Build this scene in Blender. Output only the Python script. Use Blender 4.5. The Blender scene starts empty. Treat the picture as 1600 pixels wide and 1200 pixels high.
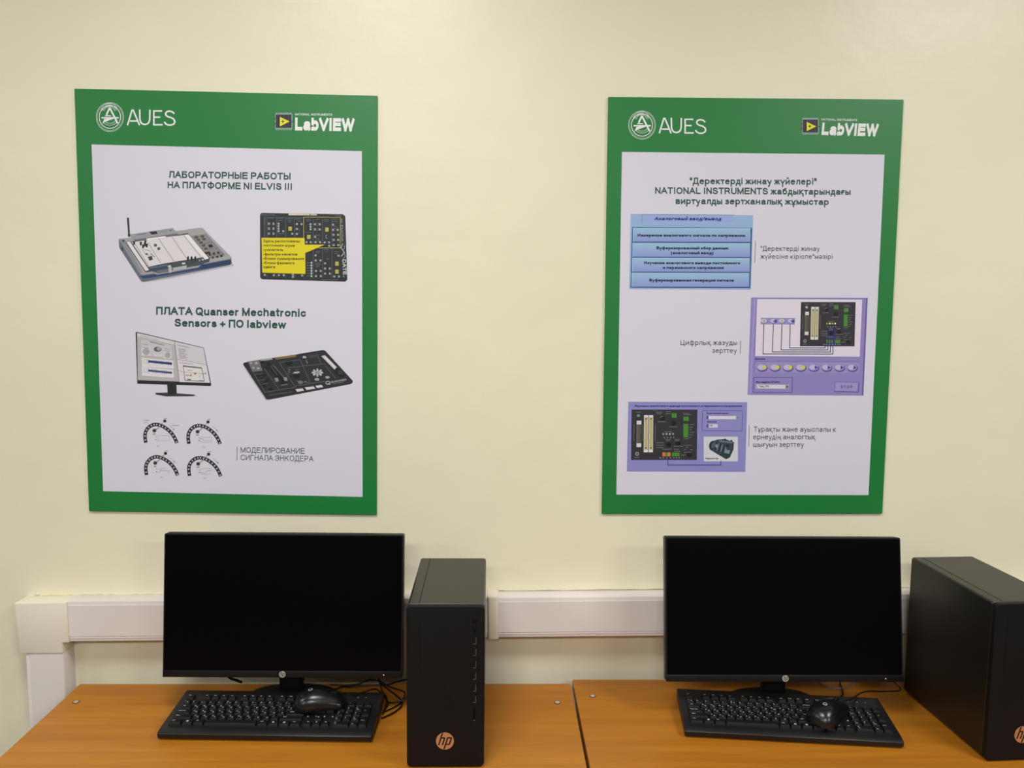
import bpy, bmesh, math, random
from mathutils import Vector, Matrix
random.seed(7)
C = bpy.context.scene.collection
SC = bpy.context.scene

# ------------------------------------------------------------------ camera
F_PX = 1260.87
cam_pos = Vector((-0.0106, -1.9536, 1.6841))
yaw, pitch, roll = 0.0201, 0.1007, 0.0088
fwd = Vector((math.sin(yaw)*math.cos(pitch), math.cos(yaw)*math.cos(pitch), -math.sin(pitch)))
right = Vector((math.cos(yaw), -math.sin(yaw), 0)); up = right.cross(fwd)
r2 = right*math.cos(roll)+up*math.sin(roll); u2 = -right*math.sin(roll)+up*math.cos(roll)
cd = bpy.data.cameras.new('camera'); cam = bpy.data.objects.new('camera', cd); C.objects.link(cam)
M = Matrix.Identity(4)
for i in range(3):
    M[i][0] = r2[i]; M[i][1] = u2[i]; M[i][2] = -fwd[i]; M[i][3] = cam_pos[i]
cam.matrix_world = M
cd.sensor_fit = 'HORIZONTAL'; cd.sensor_width = 36; cd.lens = 36*F_PX/1600
cd.clip_start = 0.05
SC.camera = cam

# ------------------------------------------------------------------ light
SC.view_settings.view_transform = 'Standard'; SC.view_settings.look = 'None'
SC.view_settings.gamma = 1; SC.view_settings.exposure = -0.04
try: SC.view_settings.use_curve_mapping = False
except Exception: pass
w = bpy.data.worlds.new('world'); SC.world = w; w.use_nodes = True
w.node_tree.nodes['Background'].inputs[0].default_value = (0.95, 1.0, 1.0, 1)
w.node_tree.nodes['Background'].inputs[1].default_value = 0.15

def area(name, loc, sx, sy, power, col=(1.0, 0.995, 0.96)):
    l = bpy.data.lights.new(name, 'AREA'); l.shape = 'RECTANGLE'; l.size = sx; l.size_y = sy
    l.energy = power; l.color = col
    o = bpy.data.objects.new(name, l); C.objects.link(o); o.location = loc
    return o
area('ceiling_lamp_light', (-0.40, -1.30, 2.96), 0.6, 0.6, 31)
area('ceiling_lamp_light', (1.75, -1.40, 2.96), 0.6, 0.6, 33)
area('ceiling_lamp_light', (-2.70, -1.40, 2.96), 0.6, 0.6, 23)
area('ceiling_lamp_light', (-0.40, -3.90, 2.96), 1.2, 0.6, 85)
area('ceiling_lamp_light', (2.40, -3.90, 2.96), 1.2, 0.6, 66)
area('ceiling_lamp_light', (-3.00, -3.90, 2.96), 1.2, 0.6, 45)

# ------------------------------------------------------------------ helpers
def s2l(c):
    c = c/255
    return c/12.92 if c <= 0.04045 else ((c+0.055)/1.055)**2.4
def lin(rgb, k=1.0): return tuple(min(0.95, s2l(v)*k) for v in rgb)+(1,)
MATS = {}
def mat(name, rgb, rough=0.5, k=1.0, spec=0.5, metal=0.0, emit=None):
    if name in MATS: return MATS[name]
    m = bpy.data.materials.new(name); m.use_nodes = True; b = m.node_tree.nodes['Principled BSDF']
    b.inputs['Base Color'].default_value = lin(rgb, k); b.inputs['Roughness'].default_value = rough
    b.inputs['Specular IOR Level'].default_value = spec; b.inputs['Metallic'].default_value = metal
    if emit:
        b.inputs['Emission Color'].default_value = lin(rgb); b.inputs['Emission Strength'].default_value = emit
    MATS[name] = m; return m
def tag(o, label=None, cat=None, group=None, kind=None):
    if label: o['label'] = label
    if cat: o['category'] = cat
    if group: o['group'] = group
    if kind: o['kind'] = kind
    return o
def empty(name, loc=(0, 0, 0), rz=0.0):
    o = bpy.data.objects.new(name, None); C.objects.link(o); o.location = loc; o.rotation_euler = (0, 0, rz)
    o.empty_display_size = 0.05
    return o
def link(name, bm, mats, parent=None, smooth=True, angle=35):
    me = bpy.data.meshes.new(name); bm.normal_update(); bm.to_mesh(me); bm.free()
    for m in (mats if isinstance(mats, (list, tuple)) else [mats]): me.materials.append(m)
    if smooth:
        me.polygons.foreach_set('use_smooth', [True]*len(me.polygons))
        me.set_sharp_from_angle(angle=math.radians(angle))
    o = bpy.data.objects.new(name, me); C.objects.link(o)
    if parent: o.parent = parent
    return o
def add_box(bm, x0, x1, y0, y1, z0, z1, bev=0.0, seg=2, mi=0):
    vs = [bm.verts.new((x, y, z)) for x in (x0, x1) for y in (y0, y1) for z in (z0, z1)]
    idx = [(0, 1, 3, 2), (4, 6, 7, 5), (0, 4, 5, 1), (2, 3, 7, 6), (0, 2, 6, 4), (1, 5, 7, 3)]
    fs = [bm.faces.new([vs[i] for i in q]) for q in idx]
    for f in fs: f.material_index = mi
    if bev > 0:
        es = list({e for f in fs for e in f.edges})
        bmesh.ops.bevel(bm, geom=es, offset=bev, segments=seg, affect='EDGES', profile=0.5, clamp_overlap=True)
def add_prism(bm, prof, a0, a1, axis='x', mi=0, bev=0.0, seg=2):
    """extrude a closed 2-D outline: axis x -> outline in (y,z); y -> (x,z); z -> (x,y)"""
    def P(p, a):
        return {'x': (a, p[0], p[1]), 'y': (p[0], a, p[1]), 'z': (p[0], p[1], a)}[axis]
    A = [bm.verts.new(P(p, a0)) for p in prof]; B = [bm.verts.new(P(p, a1)) for p in prof]
    n = len(prof); fs = [bm.faces.new(A), bm.faces.new(list(reversed(B)))]
    for i in range(n): fs.append(bm.faces.new((A[i], B[i], B[(i+1) % n], A[(i+1) % n])))
    for f in fs: f.material_index = mi
    bmesh.ops.recalc_face_normals(bm, faces=fs)
    if bev > 0:
        es = list(set(fs[0].edges) | set(fs[1].edges))
        bmesh.ops.bevel(bm, geom=es, offset=bev, segments=seg, affect='EDGES', profile=0.5, clamp_overlap=True)
def rrect(x0, x1, y0, y1, r, n=5):
    pts = []
    for cx, cy, a in ((x1-r, y1-r, 0), (x0+r, y1-r, 90), (x0+r, y0+r, 180), (x1-r, y0+r, 270)):
        for i in range(n+1):
            t = math.radians(a+90*i/n); pts.append((cx+r*math.cos(t), cy+r*math.sin(t)))
    return pts
def catmull(pts, n=8):
    P = [Vector(p) for p in pts]; P = [P[0]*2-P[1]]+P+[P[-1]*2-P[-2]]; out = []
    for i in range(1, len(P)-2):
        a, b, c, d = P[i-1:i+3]
        for k in range(n):
            t = k/n
            out.append(0.5*((2*b)+(c-a)*t+(2*a-5*b+4*c-d)*t*t+(-a+3*b-3*c+d)*t**3))
    out.append(P[-2]); return out
def add_tube(bm, pts, r, n=8, mi=0):
    pts = [Vector(p) for p in pts]; rings = []; prev = None
    for i, p in enumerate(pts):
        d = (pts[min(i+1, len(pts)-1)]-pts[max(i-1, 0)]).normalized()
        if prev is None:
            s = d.cross(Vector((0, 0, 1)))
            if s.length < 0.01: s = d.cross(Vector((1, 0, 0)))
        else: s = prev-d*prev.dot(d)
        s.normalize(); prev = s; t = d.cross(s)
        rings.append([bm.verts.new(p+(s*math.cos(2*math.pi*k/n)+t*math.sin(2*math.pi*k/n))*r) for k in range(n)])
    for a, b in zip(rings, rings[1:]):
        for k in range(n):
            f = bm.faces.new((a[k], a[(k+1) % n], b[(k+1) % n], b[k])); f.material_index = mi
    f = bm.faces.new(list(reversed(rings[0]))); f.material_index = mi
    f = bm.faces.new(rings[-1]); f.material_index = mi
def add_disc(bm, c, r, h, axis='y', n=32, mi=0):
    """a short cylinder whose visible cap is at -axis side (y) or +axis side (z)"""
    pts = [(c[0]+r*math.cos(2*math.pi*i/n), (c[2] if axis == 'y' else c[1])+r*math.sin(2*math.pi*i/n)) for i in range(n)]
    a = c[1] if axis == 'y' else c[2]
    add_prism(bm, pts, a, a+h, axis, mi)

# text: a plain grotesque stroke alphabet (capital height 1); strokes: c = smooth curve, l = straight
FONT = {}
def _f(chars, W, spec, H=1.0, D=0.0, sb=0.10):
    st = []
    for part in spec.split(';'):
        p = part.split()
        if not p: continue
        v = [float(t) for t in p[1:]]; st.append((p[0], [(v[i], v[i+1]) for i in range(0, len(v), 2)]))
    for ch in chars: FONT[ch] = (W, H, D, st, sb)
X = 0.73
_f('AА', .86, 'l 0 0 .43 1; l .43 1 .86 0; l .16 .34 .70 .34', sb=.03)
_f('BВ', .72, 'l .38 .53 0 .53 0 1 .38 1; c .38 1 .60 .93 .66 .77 .60 .60 .38 .53; l .40 .53 0 .53 0 0 .40 0; c .40 0 .64 .06 .72 .26 .64 .47 .40 .53')
_f('CС', .80, 'c .80 .72 .66 .93 .42 1 .14 .88 0 .50 .14 .12 .42 0 .68 .08 .80 .31')
_f('D', .76, 'l .36 0 0 0 0 1 .36 1; c .36 1 .64 .90 .76 .50 .64 .10 .36 0')
_f('EЕ', .70, 'l .68 1 0 1 0 0 .70 0; l 0 .53 .64 .53')
_f('Ё', .70, 'l .68 1 0 1 0 0 .70 0; l 0 .53 .64 .53; l .2 1.2 .2 1.22; l .5 1.2 .5 1.22')
_f('F', .64, 'l .64 1 0 1 0 0; l 0 .52 .56 .52')
_f('G', .84, 'c .80 .76 .66 .93 .44 1 .14 .88 0 .50 .14 .12 .44 0 .68 .07 .84 .20; l .84 .20 .84 .47 .46 .47')
_f('HН', .72, 'l 0 0 0 1; l .72 0 .72 1; l 0 .53 .72 .53')
_f('I', .0, 'l 0 0 0 1', sb=.19)
_f('J', .48, 'c .48 1 .48 .3 .44 .08 .24 0 .05 .08 0 .28')
_f('KК', .76, 'l 0 0 0 1; l .72 1 0 .36; l .28 .58 .76 0')
_f('L', .60, 'l 0 1 0 0 .60 0')
_f('MМ', .88, 'l 0 0 0 1; l 0 1 .44 .02; l .44 .02 .88 1; l .88 1 .88 0')
_f('N', .72, 'l 0 0 0 1; l 0 1 .72 0; l .72 0 .72 1')
_f('OО0', .86, 'c .43 1 .72 .90 .86 .50 .72 .10 .43 0 .14 .10 0 .50 .14 .90 .43 1', sb=.08)
_f('0', .56, 'c .28 1 .50 .88 .56 .50 .50 .12 .28 0 .06 .12 0 .50 .06 .88 .28 1')
_f('PР', .70, 'l 0 0 0 1 .38 1; c .38 1 .62 .93 .70 .72 .62 .50 .38 .43; l .38 .43 0 .43')
_f('Q', .86, 'c .43 1 .72 .90 .86 .50 .72 .10 .43 0 .14 .10 0 .50 .14 .90 .43 1; l .52 .24 .88 -.06')
_f('R', .78, 'l 0 0 0 1 .40 1; c .40 1 .64 .93 .70 .74 .62 .54 .40 .47; l .40 .47 0 .47; c .40 .47 .54 .38 .78 0')
_f('S', .72, 'c .68 .74 .58 .94 .35 1 .12 .94 .04 .75 .14 .60 .38 .52 .64 .42 .72 .25 .62 .07 .36 0 .10 .07 0 .31')
_f('TТ', .74, 'l 0 1 .74 1; l .37 1 .37 0', sb=.04)
_f('U', .72, 'l 0 1 0 .38; c 0 .38 .08 .08 .36 0 .64 .08 .72 .38; l .72 .38 .72 1')
_f('V', .84, 'l 0 1 .42 0; l .42 0 .84 1', sb=.02)
_f('W', 1.24, 'l 0 1 .31 0; l .31 0 .62 1; l .62 1 .93 0; l .93 0 1.24 1', sb=.02)
_f('XХ', .80, 'l 0 0 .80 1; l 0 1 .80 0', sb=.03)
_f('Y', .80, 'l 0 1 .40 .42 .40 0; l .80 1 .40 .42', sb=.03)
_f('Z', .72, 'l .03 1 .70 1 0 0 .72 0', sb=.04)
_f('Б', .70, 'l .64 1 0 1 0 0 .38 0; c .38 0 .63 .07 .70 .29 .63 .50 .38 .58; l .38 .58 0 .58')
_f('Г', .58, 'l 0 0 0 1 .58 1')
_f('Д', .88, 'l 0 -.2 0 0 .88 0 .88 -.2; c .12 0 .2 .2 .22 .5 .24 1; l .24 1 .74 1 .74 0', sb=.03)
_f('Ж', 1.1, 'l .55 0 .55 1; l 0 0 .42 .58; l .06 1 .5 .5; l 1.1 0 .68 .58; l 1.04 1 .6 .5', sb=.03)
_f('З', .64, 'c .02 .76 .10 .94 .32 1 .54 .93 .60 .76 .50 .58 .24 .53; c .24 .53 .54 .48 .64 .28 .54 .06 .30 0 .08 .08 0 .29')
_f('И', .72, 'l 0 1 0 0; l 0 0 .72 1; l .72 1 .72 0')
_f('Й', .72, 'l 0 1 0 0; l 0 0 .72 1; l .72 1 .72 0; c .2 1.3 .36 1.18 .52 1.3')
_f('Л', .78, 'c 0 .02 .12 .06 .17 .3 .19 1; l .19 1 .78 1 .78 0', sb=.05)
_f('П', .72, 'l 0 0 0 1 .72 1 .72 0')
_f('У', .76, 'l 0 1 .40 .32; c .76 1 .44 .24 .32 .04 .12 0', sb=.03)
_f('Ф', .96, 'l .48 -.03 .48 1.05; c .48 .90 .16 .84 0 .52 .16 .20 .48 .13 .80 .20 .96 .52 .80 .84 .48 .90')
_f('Ц', .80, 'l 0 1 0 0 .82 0 .82 -.2; l .70 0 .70 1')
_f('Ч', .66, 'l 0 1 0 .62; c 0 .62 .08 .44 .30 .40 .66 .46; l .66 1 .66 0')
_f('Ш', 1.0, 'l 0 1 0 0 1 0 1 1; l .5 0 .5 1')
_f('Щ', 1.1, 'l 0 1 0 0 1.12 0 1.12 -.2; l .5 0 .5 1; l 1 0 1 1')
_f('Ъ', .88, 'l 0 1 .22 1 .22 0 .58 0; c .58 0 .80 .07 .88 .29 .80 .50 .58 .57; l .58 .57 .22 .57')
_f('Ы', .92, 'l 0 1 0 0 .34 0; c .34 0 .56 .07 .62 .29 .56 .50 .34 .57; l .34 .57 0 .57; l .92 0 .92 1')
_f('Ь', .68, 'l 0 1 0 0 .38 0; c .38 0 .61 .07 .68 .29 .61 .50 .38 .57; l .38 .57 0 .57')
_f('Э', .76, 'c 0 .72 .14 .93 .36 1 .62 .90 .76 .50 .62 .10 .36 0 .12 .08 0 .31; l .26 .52 .74 .52')
_f('Ю', 1.08, 'l 0 0 0 1; l 0 .52 .32 .52; c .70 1 .96 .90 1.08 .50 .96 .10 .70 0 .44 .10 .32 .50 .44 .90 .70 1')
_f('Я', .72, 'l .72 0 .72 1 .34 1; c .34 1 .12 .93 .04 .74 .12 .54 .34 .47; l .34 .47 .72 .47; l .34 .47 0 0')
_f('aа', .58, 'c .04 .54 .14 .69 .31 .73 .50 .67 .54 .52; l .54 .52 .54 .12 .58 0; c .54 .44 .30 .40 .08 .34 0 .19 .07 .04 .22 0 .42 .07 .54 .22', X)
_f('bЬ'[0], .58, 'l 0 0 0 1; c 0 .36 .08 .65 .30 .73 .51 .63 .58 .37 .51 .10 .30 0 .08 .08 0 .36')
_f('б', .60, 'c .56 1 .30 .92 .06 .76 0 .38; c 0 .38 .08 .09 .30 0 .53 .09 .60 .34 .53 .58 .32 .67 .08 .58 0 .38')
_f('cс', .54, 'c .54 .50 .46 .67 .29 .73 .08 .63 0 .37 .08 .10 .29 0 .46 .07 .54 .24', X)
_f('d', .58, 'l .58 0 .58 1; c .58 .36 .50 .65 .28 .73 .07 .63 0 .37 .07 .10 .28 0 .50 .08 .58 .36')
_f('eе', .60, 'l .02 .43 .60 .43; c .60 .43 .52 .64 .30 .73 .08 .63 0 .37 .08 .09 .31 0 .46 .03 .57 .12', X)
_f('ә', .60, 'l 0 .30 .58 .30; c 0 .30 .08 .09 .30 0 .52 .10 .60 .36 .52 .64 .29 .73 .13 .70 .03 .61', X)
_f('f', .32, 'c .34 .98 .22 1 .13 .94 .11 .80; l .11 .80 .11 0; l 0 .70 .32 .70', sb=.04)
_f('g', .58, 'l .58 .73 .58 .05; c .58 .05 .52 -.20 .28 -.28 .04 -.14; c .58 .36 .50 .65 .28 .73 .07 .63 0 .37 .07 .10 .28 0 .50 .08 .58 .36', X)
_f('h', .54, 'l 0 0 0 1; c 0 .46 .10 .67 .30 .73 .48 .67 .54 .48; l .54 .48 .54 0')
_f('iі', 0, 'l 0 0 0 .66; l 0 .99 0 1.0', sb=.15)
_f('k', .54, 'l 0 0 0 1; l .50 .72 0 .26; l .22 .45 .54 0', sb=.07)
_f('к', .52, 'l 0 0 0 .72; l .50 .72 .08 .38; l .08 .40 .52 0', X, sb=.09)
_f('қ', .54, 'l 0 0 0 .72; l .48 .72 .08 .38; l .08 .40 .46 0 .56 0 .56 -.2', sb=.09)
_f('l', 0, 'l 0 0 0 1', sb=.15)
_f('m', .94, 'l 0 0 0 .73; c 0 .48 .08 .67 .25 .73 .42 .66 .47 .48; l .47 .48 .47 0; c .47 .48 .56 .67 .72 .73 .88 .66 .94 .48; l .94 .48 .94 0', X)
_f('n', .54, 'l 0 0 0 .73; c 0 .46 .10 .67 .30 .73 .48 .67 .54 .48; l .54 .48 .54 0', X)
_f('oо', .62, 'c .31 .73 .53 .64 .62 .37 .53 .09 .31 0 .09 .09 0 .37 .09 .64 .31 .73', X, sb=.08)
_f('pр', .58, 'l 0 -.27 0 .73; c 0 .36 .08 .65 .30 .73 .51 .63 .58 .37 .51 .10 .30 0 .08 .08 0 .36', X)
_f('r', .30, 'l 0 0 0 .73; c 0 .46 .06 .66 .18 .73 .32 .70', X)
_f('s', .52, 'c .49 .53 .42 .68 .26 .73 .09 .68 .04 .55 .12 .44 .28 .39 .46 .32 .52 .19 .44 .05 .27 0 .08 .05 0 .22', X, sb=.07)
_f('t', .32, 'l .12 .98 .12 .15; c .12 .15 .15 .03 .32 .01; l 0 .71 .32 .71', sb=.05)
_f('u', .54, 'l 0 .73 0 .25; c 0 .25 .06 .06 .24 0 .44 .07 .54 .26; l .54 .73 .54 0', X)
_f('v', .60, 'l 0 .73 .30 0; l .30 0 .60 .73', X, sb=.03)
_f('w', .90, 'l 0 .73 .22 0; l .22 0 .45 .73; l .45 .73 .68 0; l .68 0 .90 .73', X, sb=.03)
_f('xх', .60, 'l 0 0 .60 .73; l 0 .73 .60 0', X, sb=.03)
_f('yу', .60, 'l 0 .73 .32 .02; c .60 .73 .34 .02 .22 -.24 .04 -.27', X, sb=.03)
_f('ү', .60, 'l 0 .73 .30 .10 .30 -.27; l .60 .73 .30 .10', X, sb=.03)
_f('ұ', .60, 'l 0 .73 .30 .10 .30 -.27; l .60 .73 .30 .10; l .08 .0 .52 .0', X, sb=.03)
_f('в', .52, 'l .28 .38 0 .38 0 .73 .28 .73; c .28 .73 .44 .69 .48 .56 .42 .43 .28 .38; l .30 .38 0 .38 0 0 .30 0; c .30 0 .47 .04 .52 .19 .46 .34 .30 .38', X)
_f('г', .36, 'l 0 0 0 .73 .36 .73', X, sb=.08)
_f('ғ', .38, 'l .06 0 .06 .73 .40 .73; l -.06 .40 .30 .40', X, sb=.08)
_f('д', .62, 'l 0 -.18 0 0 .64 0 .64 -.18; c .10 0 .17 .2 .19 .73; l .19 .73 .54 .73 .54 0', X, sb=.04)
_f('ж', .82, 'l .41 0 .41 .73; l 0 0 .32 .42; l .04 .73 .38 .37; l .82 0 .50 .42; l .78 .73 .44 .37', X, sb=.03)
_f('з', .46, 'c .02 .56 .10 .70 .24 .73 .40 .67 .43 .54 .34 .42 .16 .39; c .16 .39 .40 .35 .46 .20 .38 .04 .22 0 .06 .05 0 .20', X, sb=.07)
_f('и', .54, 'l 0 .73 0 0; l 0 0 .54 .73; l .54 .73 .54 0', X)
_f('й', .54, 'l 0 .73 0 0; l 0 0 .54 .73; l .54 .73 .54 0; c .12 1.02 .27 .92 .42 1.02', X)
_f('л', .56, 'c 0 .01 .09 .06 .13 .3 .14 .73; l .14 .73 .56 .73 .56 0', X, sb=.05)
_f('м', .68, 'l 0 0 0 .73; l 0 .73 .34 .03; l .34 .03 .68 .73; l .68 .73 .68 0', X)
_f('н', .54, 'l 0 0 0 .73; l .54 0 .54 .73; l 0 .38 .54 .38', X)
_f('ң', .58, 'l 0 0 0 .73; l .52 .73 .52 0 .64 0 .64 -.2; l 0 .38 .52 .38', X)
_f('п', .54, 'l 0 0 0 .73 .54 .73 .54 0', X)
_f('т', .50, 'l 0 .73 .50 .73; l .25 .73 .25 0', X, sb=.03)
_f('ф', .86, 'l .43 -.27 .43 1; c .43 .30 .38 .66 .24 .73 .07 .63 0 .37 .07 .10 .24 0 .38 .07 .43 .30 .48 .07 .62 0 .79 .10 .86 .37 .79 .63 .62 .73 .48 .66 .43 .40')
_f('ц', .62, 'l 0 .73 0 0 .64 0 .64 -.18; l .54 0 .54 .73', X)
_f('ч', .50, 'l 0 .73 0 .48; c 0 .48 .06 .34 .24 .31 .50 .34; l .50 .73 .50 0', X)
_f('ш', .80, 'l 0 .73 0 0 .80 0 .80 .73; l .40 0 .40 .73', X)
_f('щ', .88, 'l 0 .73 0 0 .90 0 .90 -.18; l .40 0 .40 .73; l .80 0 .80 .73', X)
_f('ъ', .66, 'l 0 .73 .17 .73 .17 0 .44 0; c .44 0 .61 .05 .66 .21 .61 .37 .44 .42; l .44 .42 .17 .42', X)
_f('ы', .72, 'l 0 .73 0 0 .26 0; c .26 0 .43 .05 .48 .21 .43 .37 .26 .42; l .26 .42 0 .42; l .72 0 .72 .73', X)
_f('ь', .50, 'l 0 .73 0 0 .28 0; c .28 0 .45 .05 .50 .21 .45 .37 .28 .42; l .28 .42 0 .42', X)
_f('э', .54, 'c 0 .50 .08 .67 .25 .73 .46 .63 .54 .37 .46 .10 .25 0 .08 .07 0 .24; l .18 .38 .52 .38', X)
_f('ю', .78, 'l 0 0 0 .73; l 0 .38 .22 .38; c .50 .73 .70 .63 .78 .37 .70 .10 .50 0 .30 .10 .22 .37 .30 .63 .50 .73', X)
_f('я', .54, 'l .54 0 .54 .73 .26 .73; c .26 .73 .08 .68 .03 .53 .08 .38 .26 .33; l .26 .33 .54 .33; l .26 .33 0 0', X)
_f('1', .30, 'l 0 .74 .30 1 .30 0', sb=.15)
_f('2', .58, 'c .03 .70 .10 .92 .30 1 .52 .92 .56 .72 .46 .50 0 0; l 0 0 .58 0')
_f('3', .56, 'c .02 .78 .10 .94 .28 1 .48 .93 .53 .76 .44 .58 .22 .53; c .22 .53 .48 .48 .56 .28 .48 .06 .27 0 .08 .08 0 .27')
_f('4', .62, 'l .46 0 .46 1 0 .28 .62 .28')
_f('5', .56, 'l .52 1 .10 1 .04 .52; c .04 .52 .26 .62 .48 .53 .56 .32 .48 .08 .26 0 .08 .06 0 .25')
_f('6', .56, 'c .53 .78 .44 .95 .29 1 .08 .86 0 .48 .06 .10 .29 0 .50 .09 .56 .32 .48 .54 .28 .62 .08 .52 0 .34')
_f('7', .56, 'l 0 1 .56 1; c .56 1 .30 .56 .18 0')
_f('8', .56, 'c .28 1 .49 .92 .53 .76 .46 .58 .28 .53 .10 .58 .03 .76 .08 .92 .28 1; c .28 .53 .49 .47 .56 .27 .47 .07 .28 0 .09 .07 0 .27 .07 .47 .28 .53')
_f('9', .56, 'c .03 .22 .12 .05 .27 0 .48 .14 .56 .52 .50 .90 .27 1 .06 .91 0 .68 .08 .46 .28 .38 .48 .48 .56 .66')
_f('"', .22, 'l 0 .70 0 1; l .22 .70 .22 1', sb=.08)
_f(':', 0, 'l 0 0 0 .02; l 0 .66 0 .68', sb=.15)
_f('.', 0, 'l 0 0 0 .02', sb=.15)
_f(',', .04, 'l .04 .04 0 -.14', sb=.15)
_f('-', .30, 'l 0 .36 .30 .36', sb=.05)
_f('_', .7, 'l 0 -.15 .7 -.15', sb=.0)
_f('+', .56, 'l 0 .38 .56 .38; l .28 .10 .28 .66')
_f('/', .34, 'l 0 0 .34 1', sb=.02)
_f('\\', .34, 'l 0 1 .34 0', sb=.02)
_f('(', .18, 'c .18 1.02 .04 .75 0 .38 .04 .02 .18 -.26', sb=.1)
_f(')', .18, 'c 0 1.02 .14 .75 .18 .38 .14 .02 0 -.26', sb=.1)
_f('*', .3, 'l .15 .7 .15 1; l 0 .76 .3 .94; l 0 .94 .3 .76')
_f('=', .5, 'l 0 .26 .5 .26; l 0 .5 .5 .5')
_f('[', .2, 'l .2 1 0 1 0 -.2 .2 -.2'); _f(']', .2, 'l 0 1 .2 1 .2 -.2 0 -.2')
_f(';', .04, 'l .04 .04 0 -.14; l .04 .66 .04 .68'); _f("'`", 0, 'l 0 .72 0 1'); _f('!', 0, 'l 0 0 0 .02; l 0 .3 0 1')
_f('?', .5, 'c 0 .74 .1 .95 .27 1 .46 .92 .5 .74 .3 .5 .25 .28; l .25 0 .25 .02')
_f('%', .8, 'l .15 0 .65 1; c .15 1 .3 .75 .15 .5 0 .75 .15 1; c .65 .5 .8 .25 .65 0 .5 .25 .65 .5')
_f('~', .5, 'c 0 .3 .15 .45 .35 .3 .5 .45'); _f('^', .4, 'l 0 .6 .2 1 .4 .6')
_f('↑', .5, 'l .25 0 .25 1; l 0 .7 .25 1 .5 .7'); _f('↓', .5, 'l .25 1 .25 0; l 0 .3 .25 0 .5 .3')
_f('←', .9, 'l 0 .5 .9 .5; l .3 .75 0 .5 .3 .25'); _f('→', .9, 'l 0 .5 .9 .5; l .6 .75 .9 .5 .6 .25')
def strip(pts, w, cap=0.5):
    """outline quads of a mitred stroke through 2-D points"""
    P_ = [Vector(p) for p in pts]; closed = (P_[0]-P_[-1]).length < 1e-6 and len(P_) > 3
    if closed: P_ = P_[:-1]
    n = len(P_); L_ = []; R_ = []
    for i in range(n):
        a = P_[i-1] if (i > 0 or closed) else None; b = P_[(i+1) % n] if (i < n-1 or closed) else None
        d0 = (P_[i]-a).normalized() if a is not None else None; d1 = (b-P_[i]).normalized() if b is not None else None
        p = P_[i]
        if d0 is None: t = d1; p = p-d1*w*cap; s_ = 1
        elif d1 is None: t = d0; p = p+d0*w*cap; s_ = 1
        else:
            t = d0+d1
            if t.length < 0.2: t = d0; s_ = 1
            else: t.normalize(); s_ = min(1/max(0.3, t.dot(d0)), 1.6)
        m_ = Vector((-t.y, t.x))*w/2*s_; L_.append(p+m_); R_.append(p-m_)
    return [(L_[i], L_[(i+1) % n], R_[(i+1) % n], R_[i]) for i in range(n if closed else n-1)]
_tc = {}
def glyphs(s, bold=0.0, shear=0.0):
    """quads of a line of text -> vertices and faces; capital height 1"""
    key = (s, bold, shear)
    if key in _tc: return _tc[key]
    w = 0.13+min(bold, 0.045)*4.4; x = 0; V = []; Fc = []; ks = max(0.0, 1-bold*13)
    for ch in s:
        if ch == ' ': x += 0.36; continue
        if ch not in FONT: x += 0.5; continue
        W_, H_, D_, st, sb = FONT[ch]; sb *= ks; x += sb
        for kind, pts in st:
            if kind == 'c' and len(pts) > 2: pts = [tuple(p[:2]) for p in catmull([(a, b, 0) for a, b in pts], 3)]
            def g(p):
                kx = 1.0; yy = p[1]
                if yy > H_*0.5 and yy <= H_+1e-6: yy = yy-w/2*((yy-H_*0.5)/(H_*0.5))
                elif yy > H_: yy = yy-w/2*max(0.0, 1-(yy-H_)/0.1)
                elif yy >= 0: yy = yy+w/2*((H_*0.5-yy)/(H_*0.5))
                else: yy = yy+w/2*max(0.0, 1+yy/0.1)
                return (x+w/2+p[0]*kx, yy)
            for q in strip([g(p) for p in pts], w, 0.5 if kind == 'l' else 0.15):
                i0 = len(V); V += [(v.x+shear*v.y, v.y) for v in q]; Fc.append((i0, i0+1, i0+2, i0+3))
        x += W_+w+sb*0.9
    _tc[key] = (V, Fc); return _tc[key]
CAP = 1.0
def tri_list(bm, V, Fc, fn, mi):
    vs = [bm.verts.new(fn(x, y)) for x, y in V]
    for f in Fc:
        try: q = bm.faces.new([vs[i] for i in f])
        except ValueError: continue
        q.material_index = mi

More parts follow.
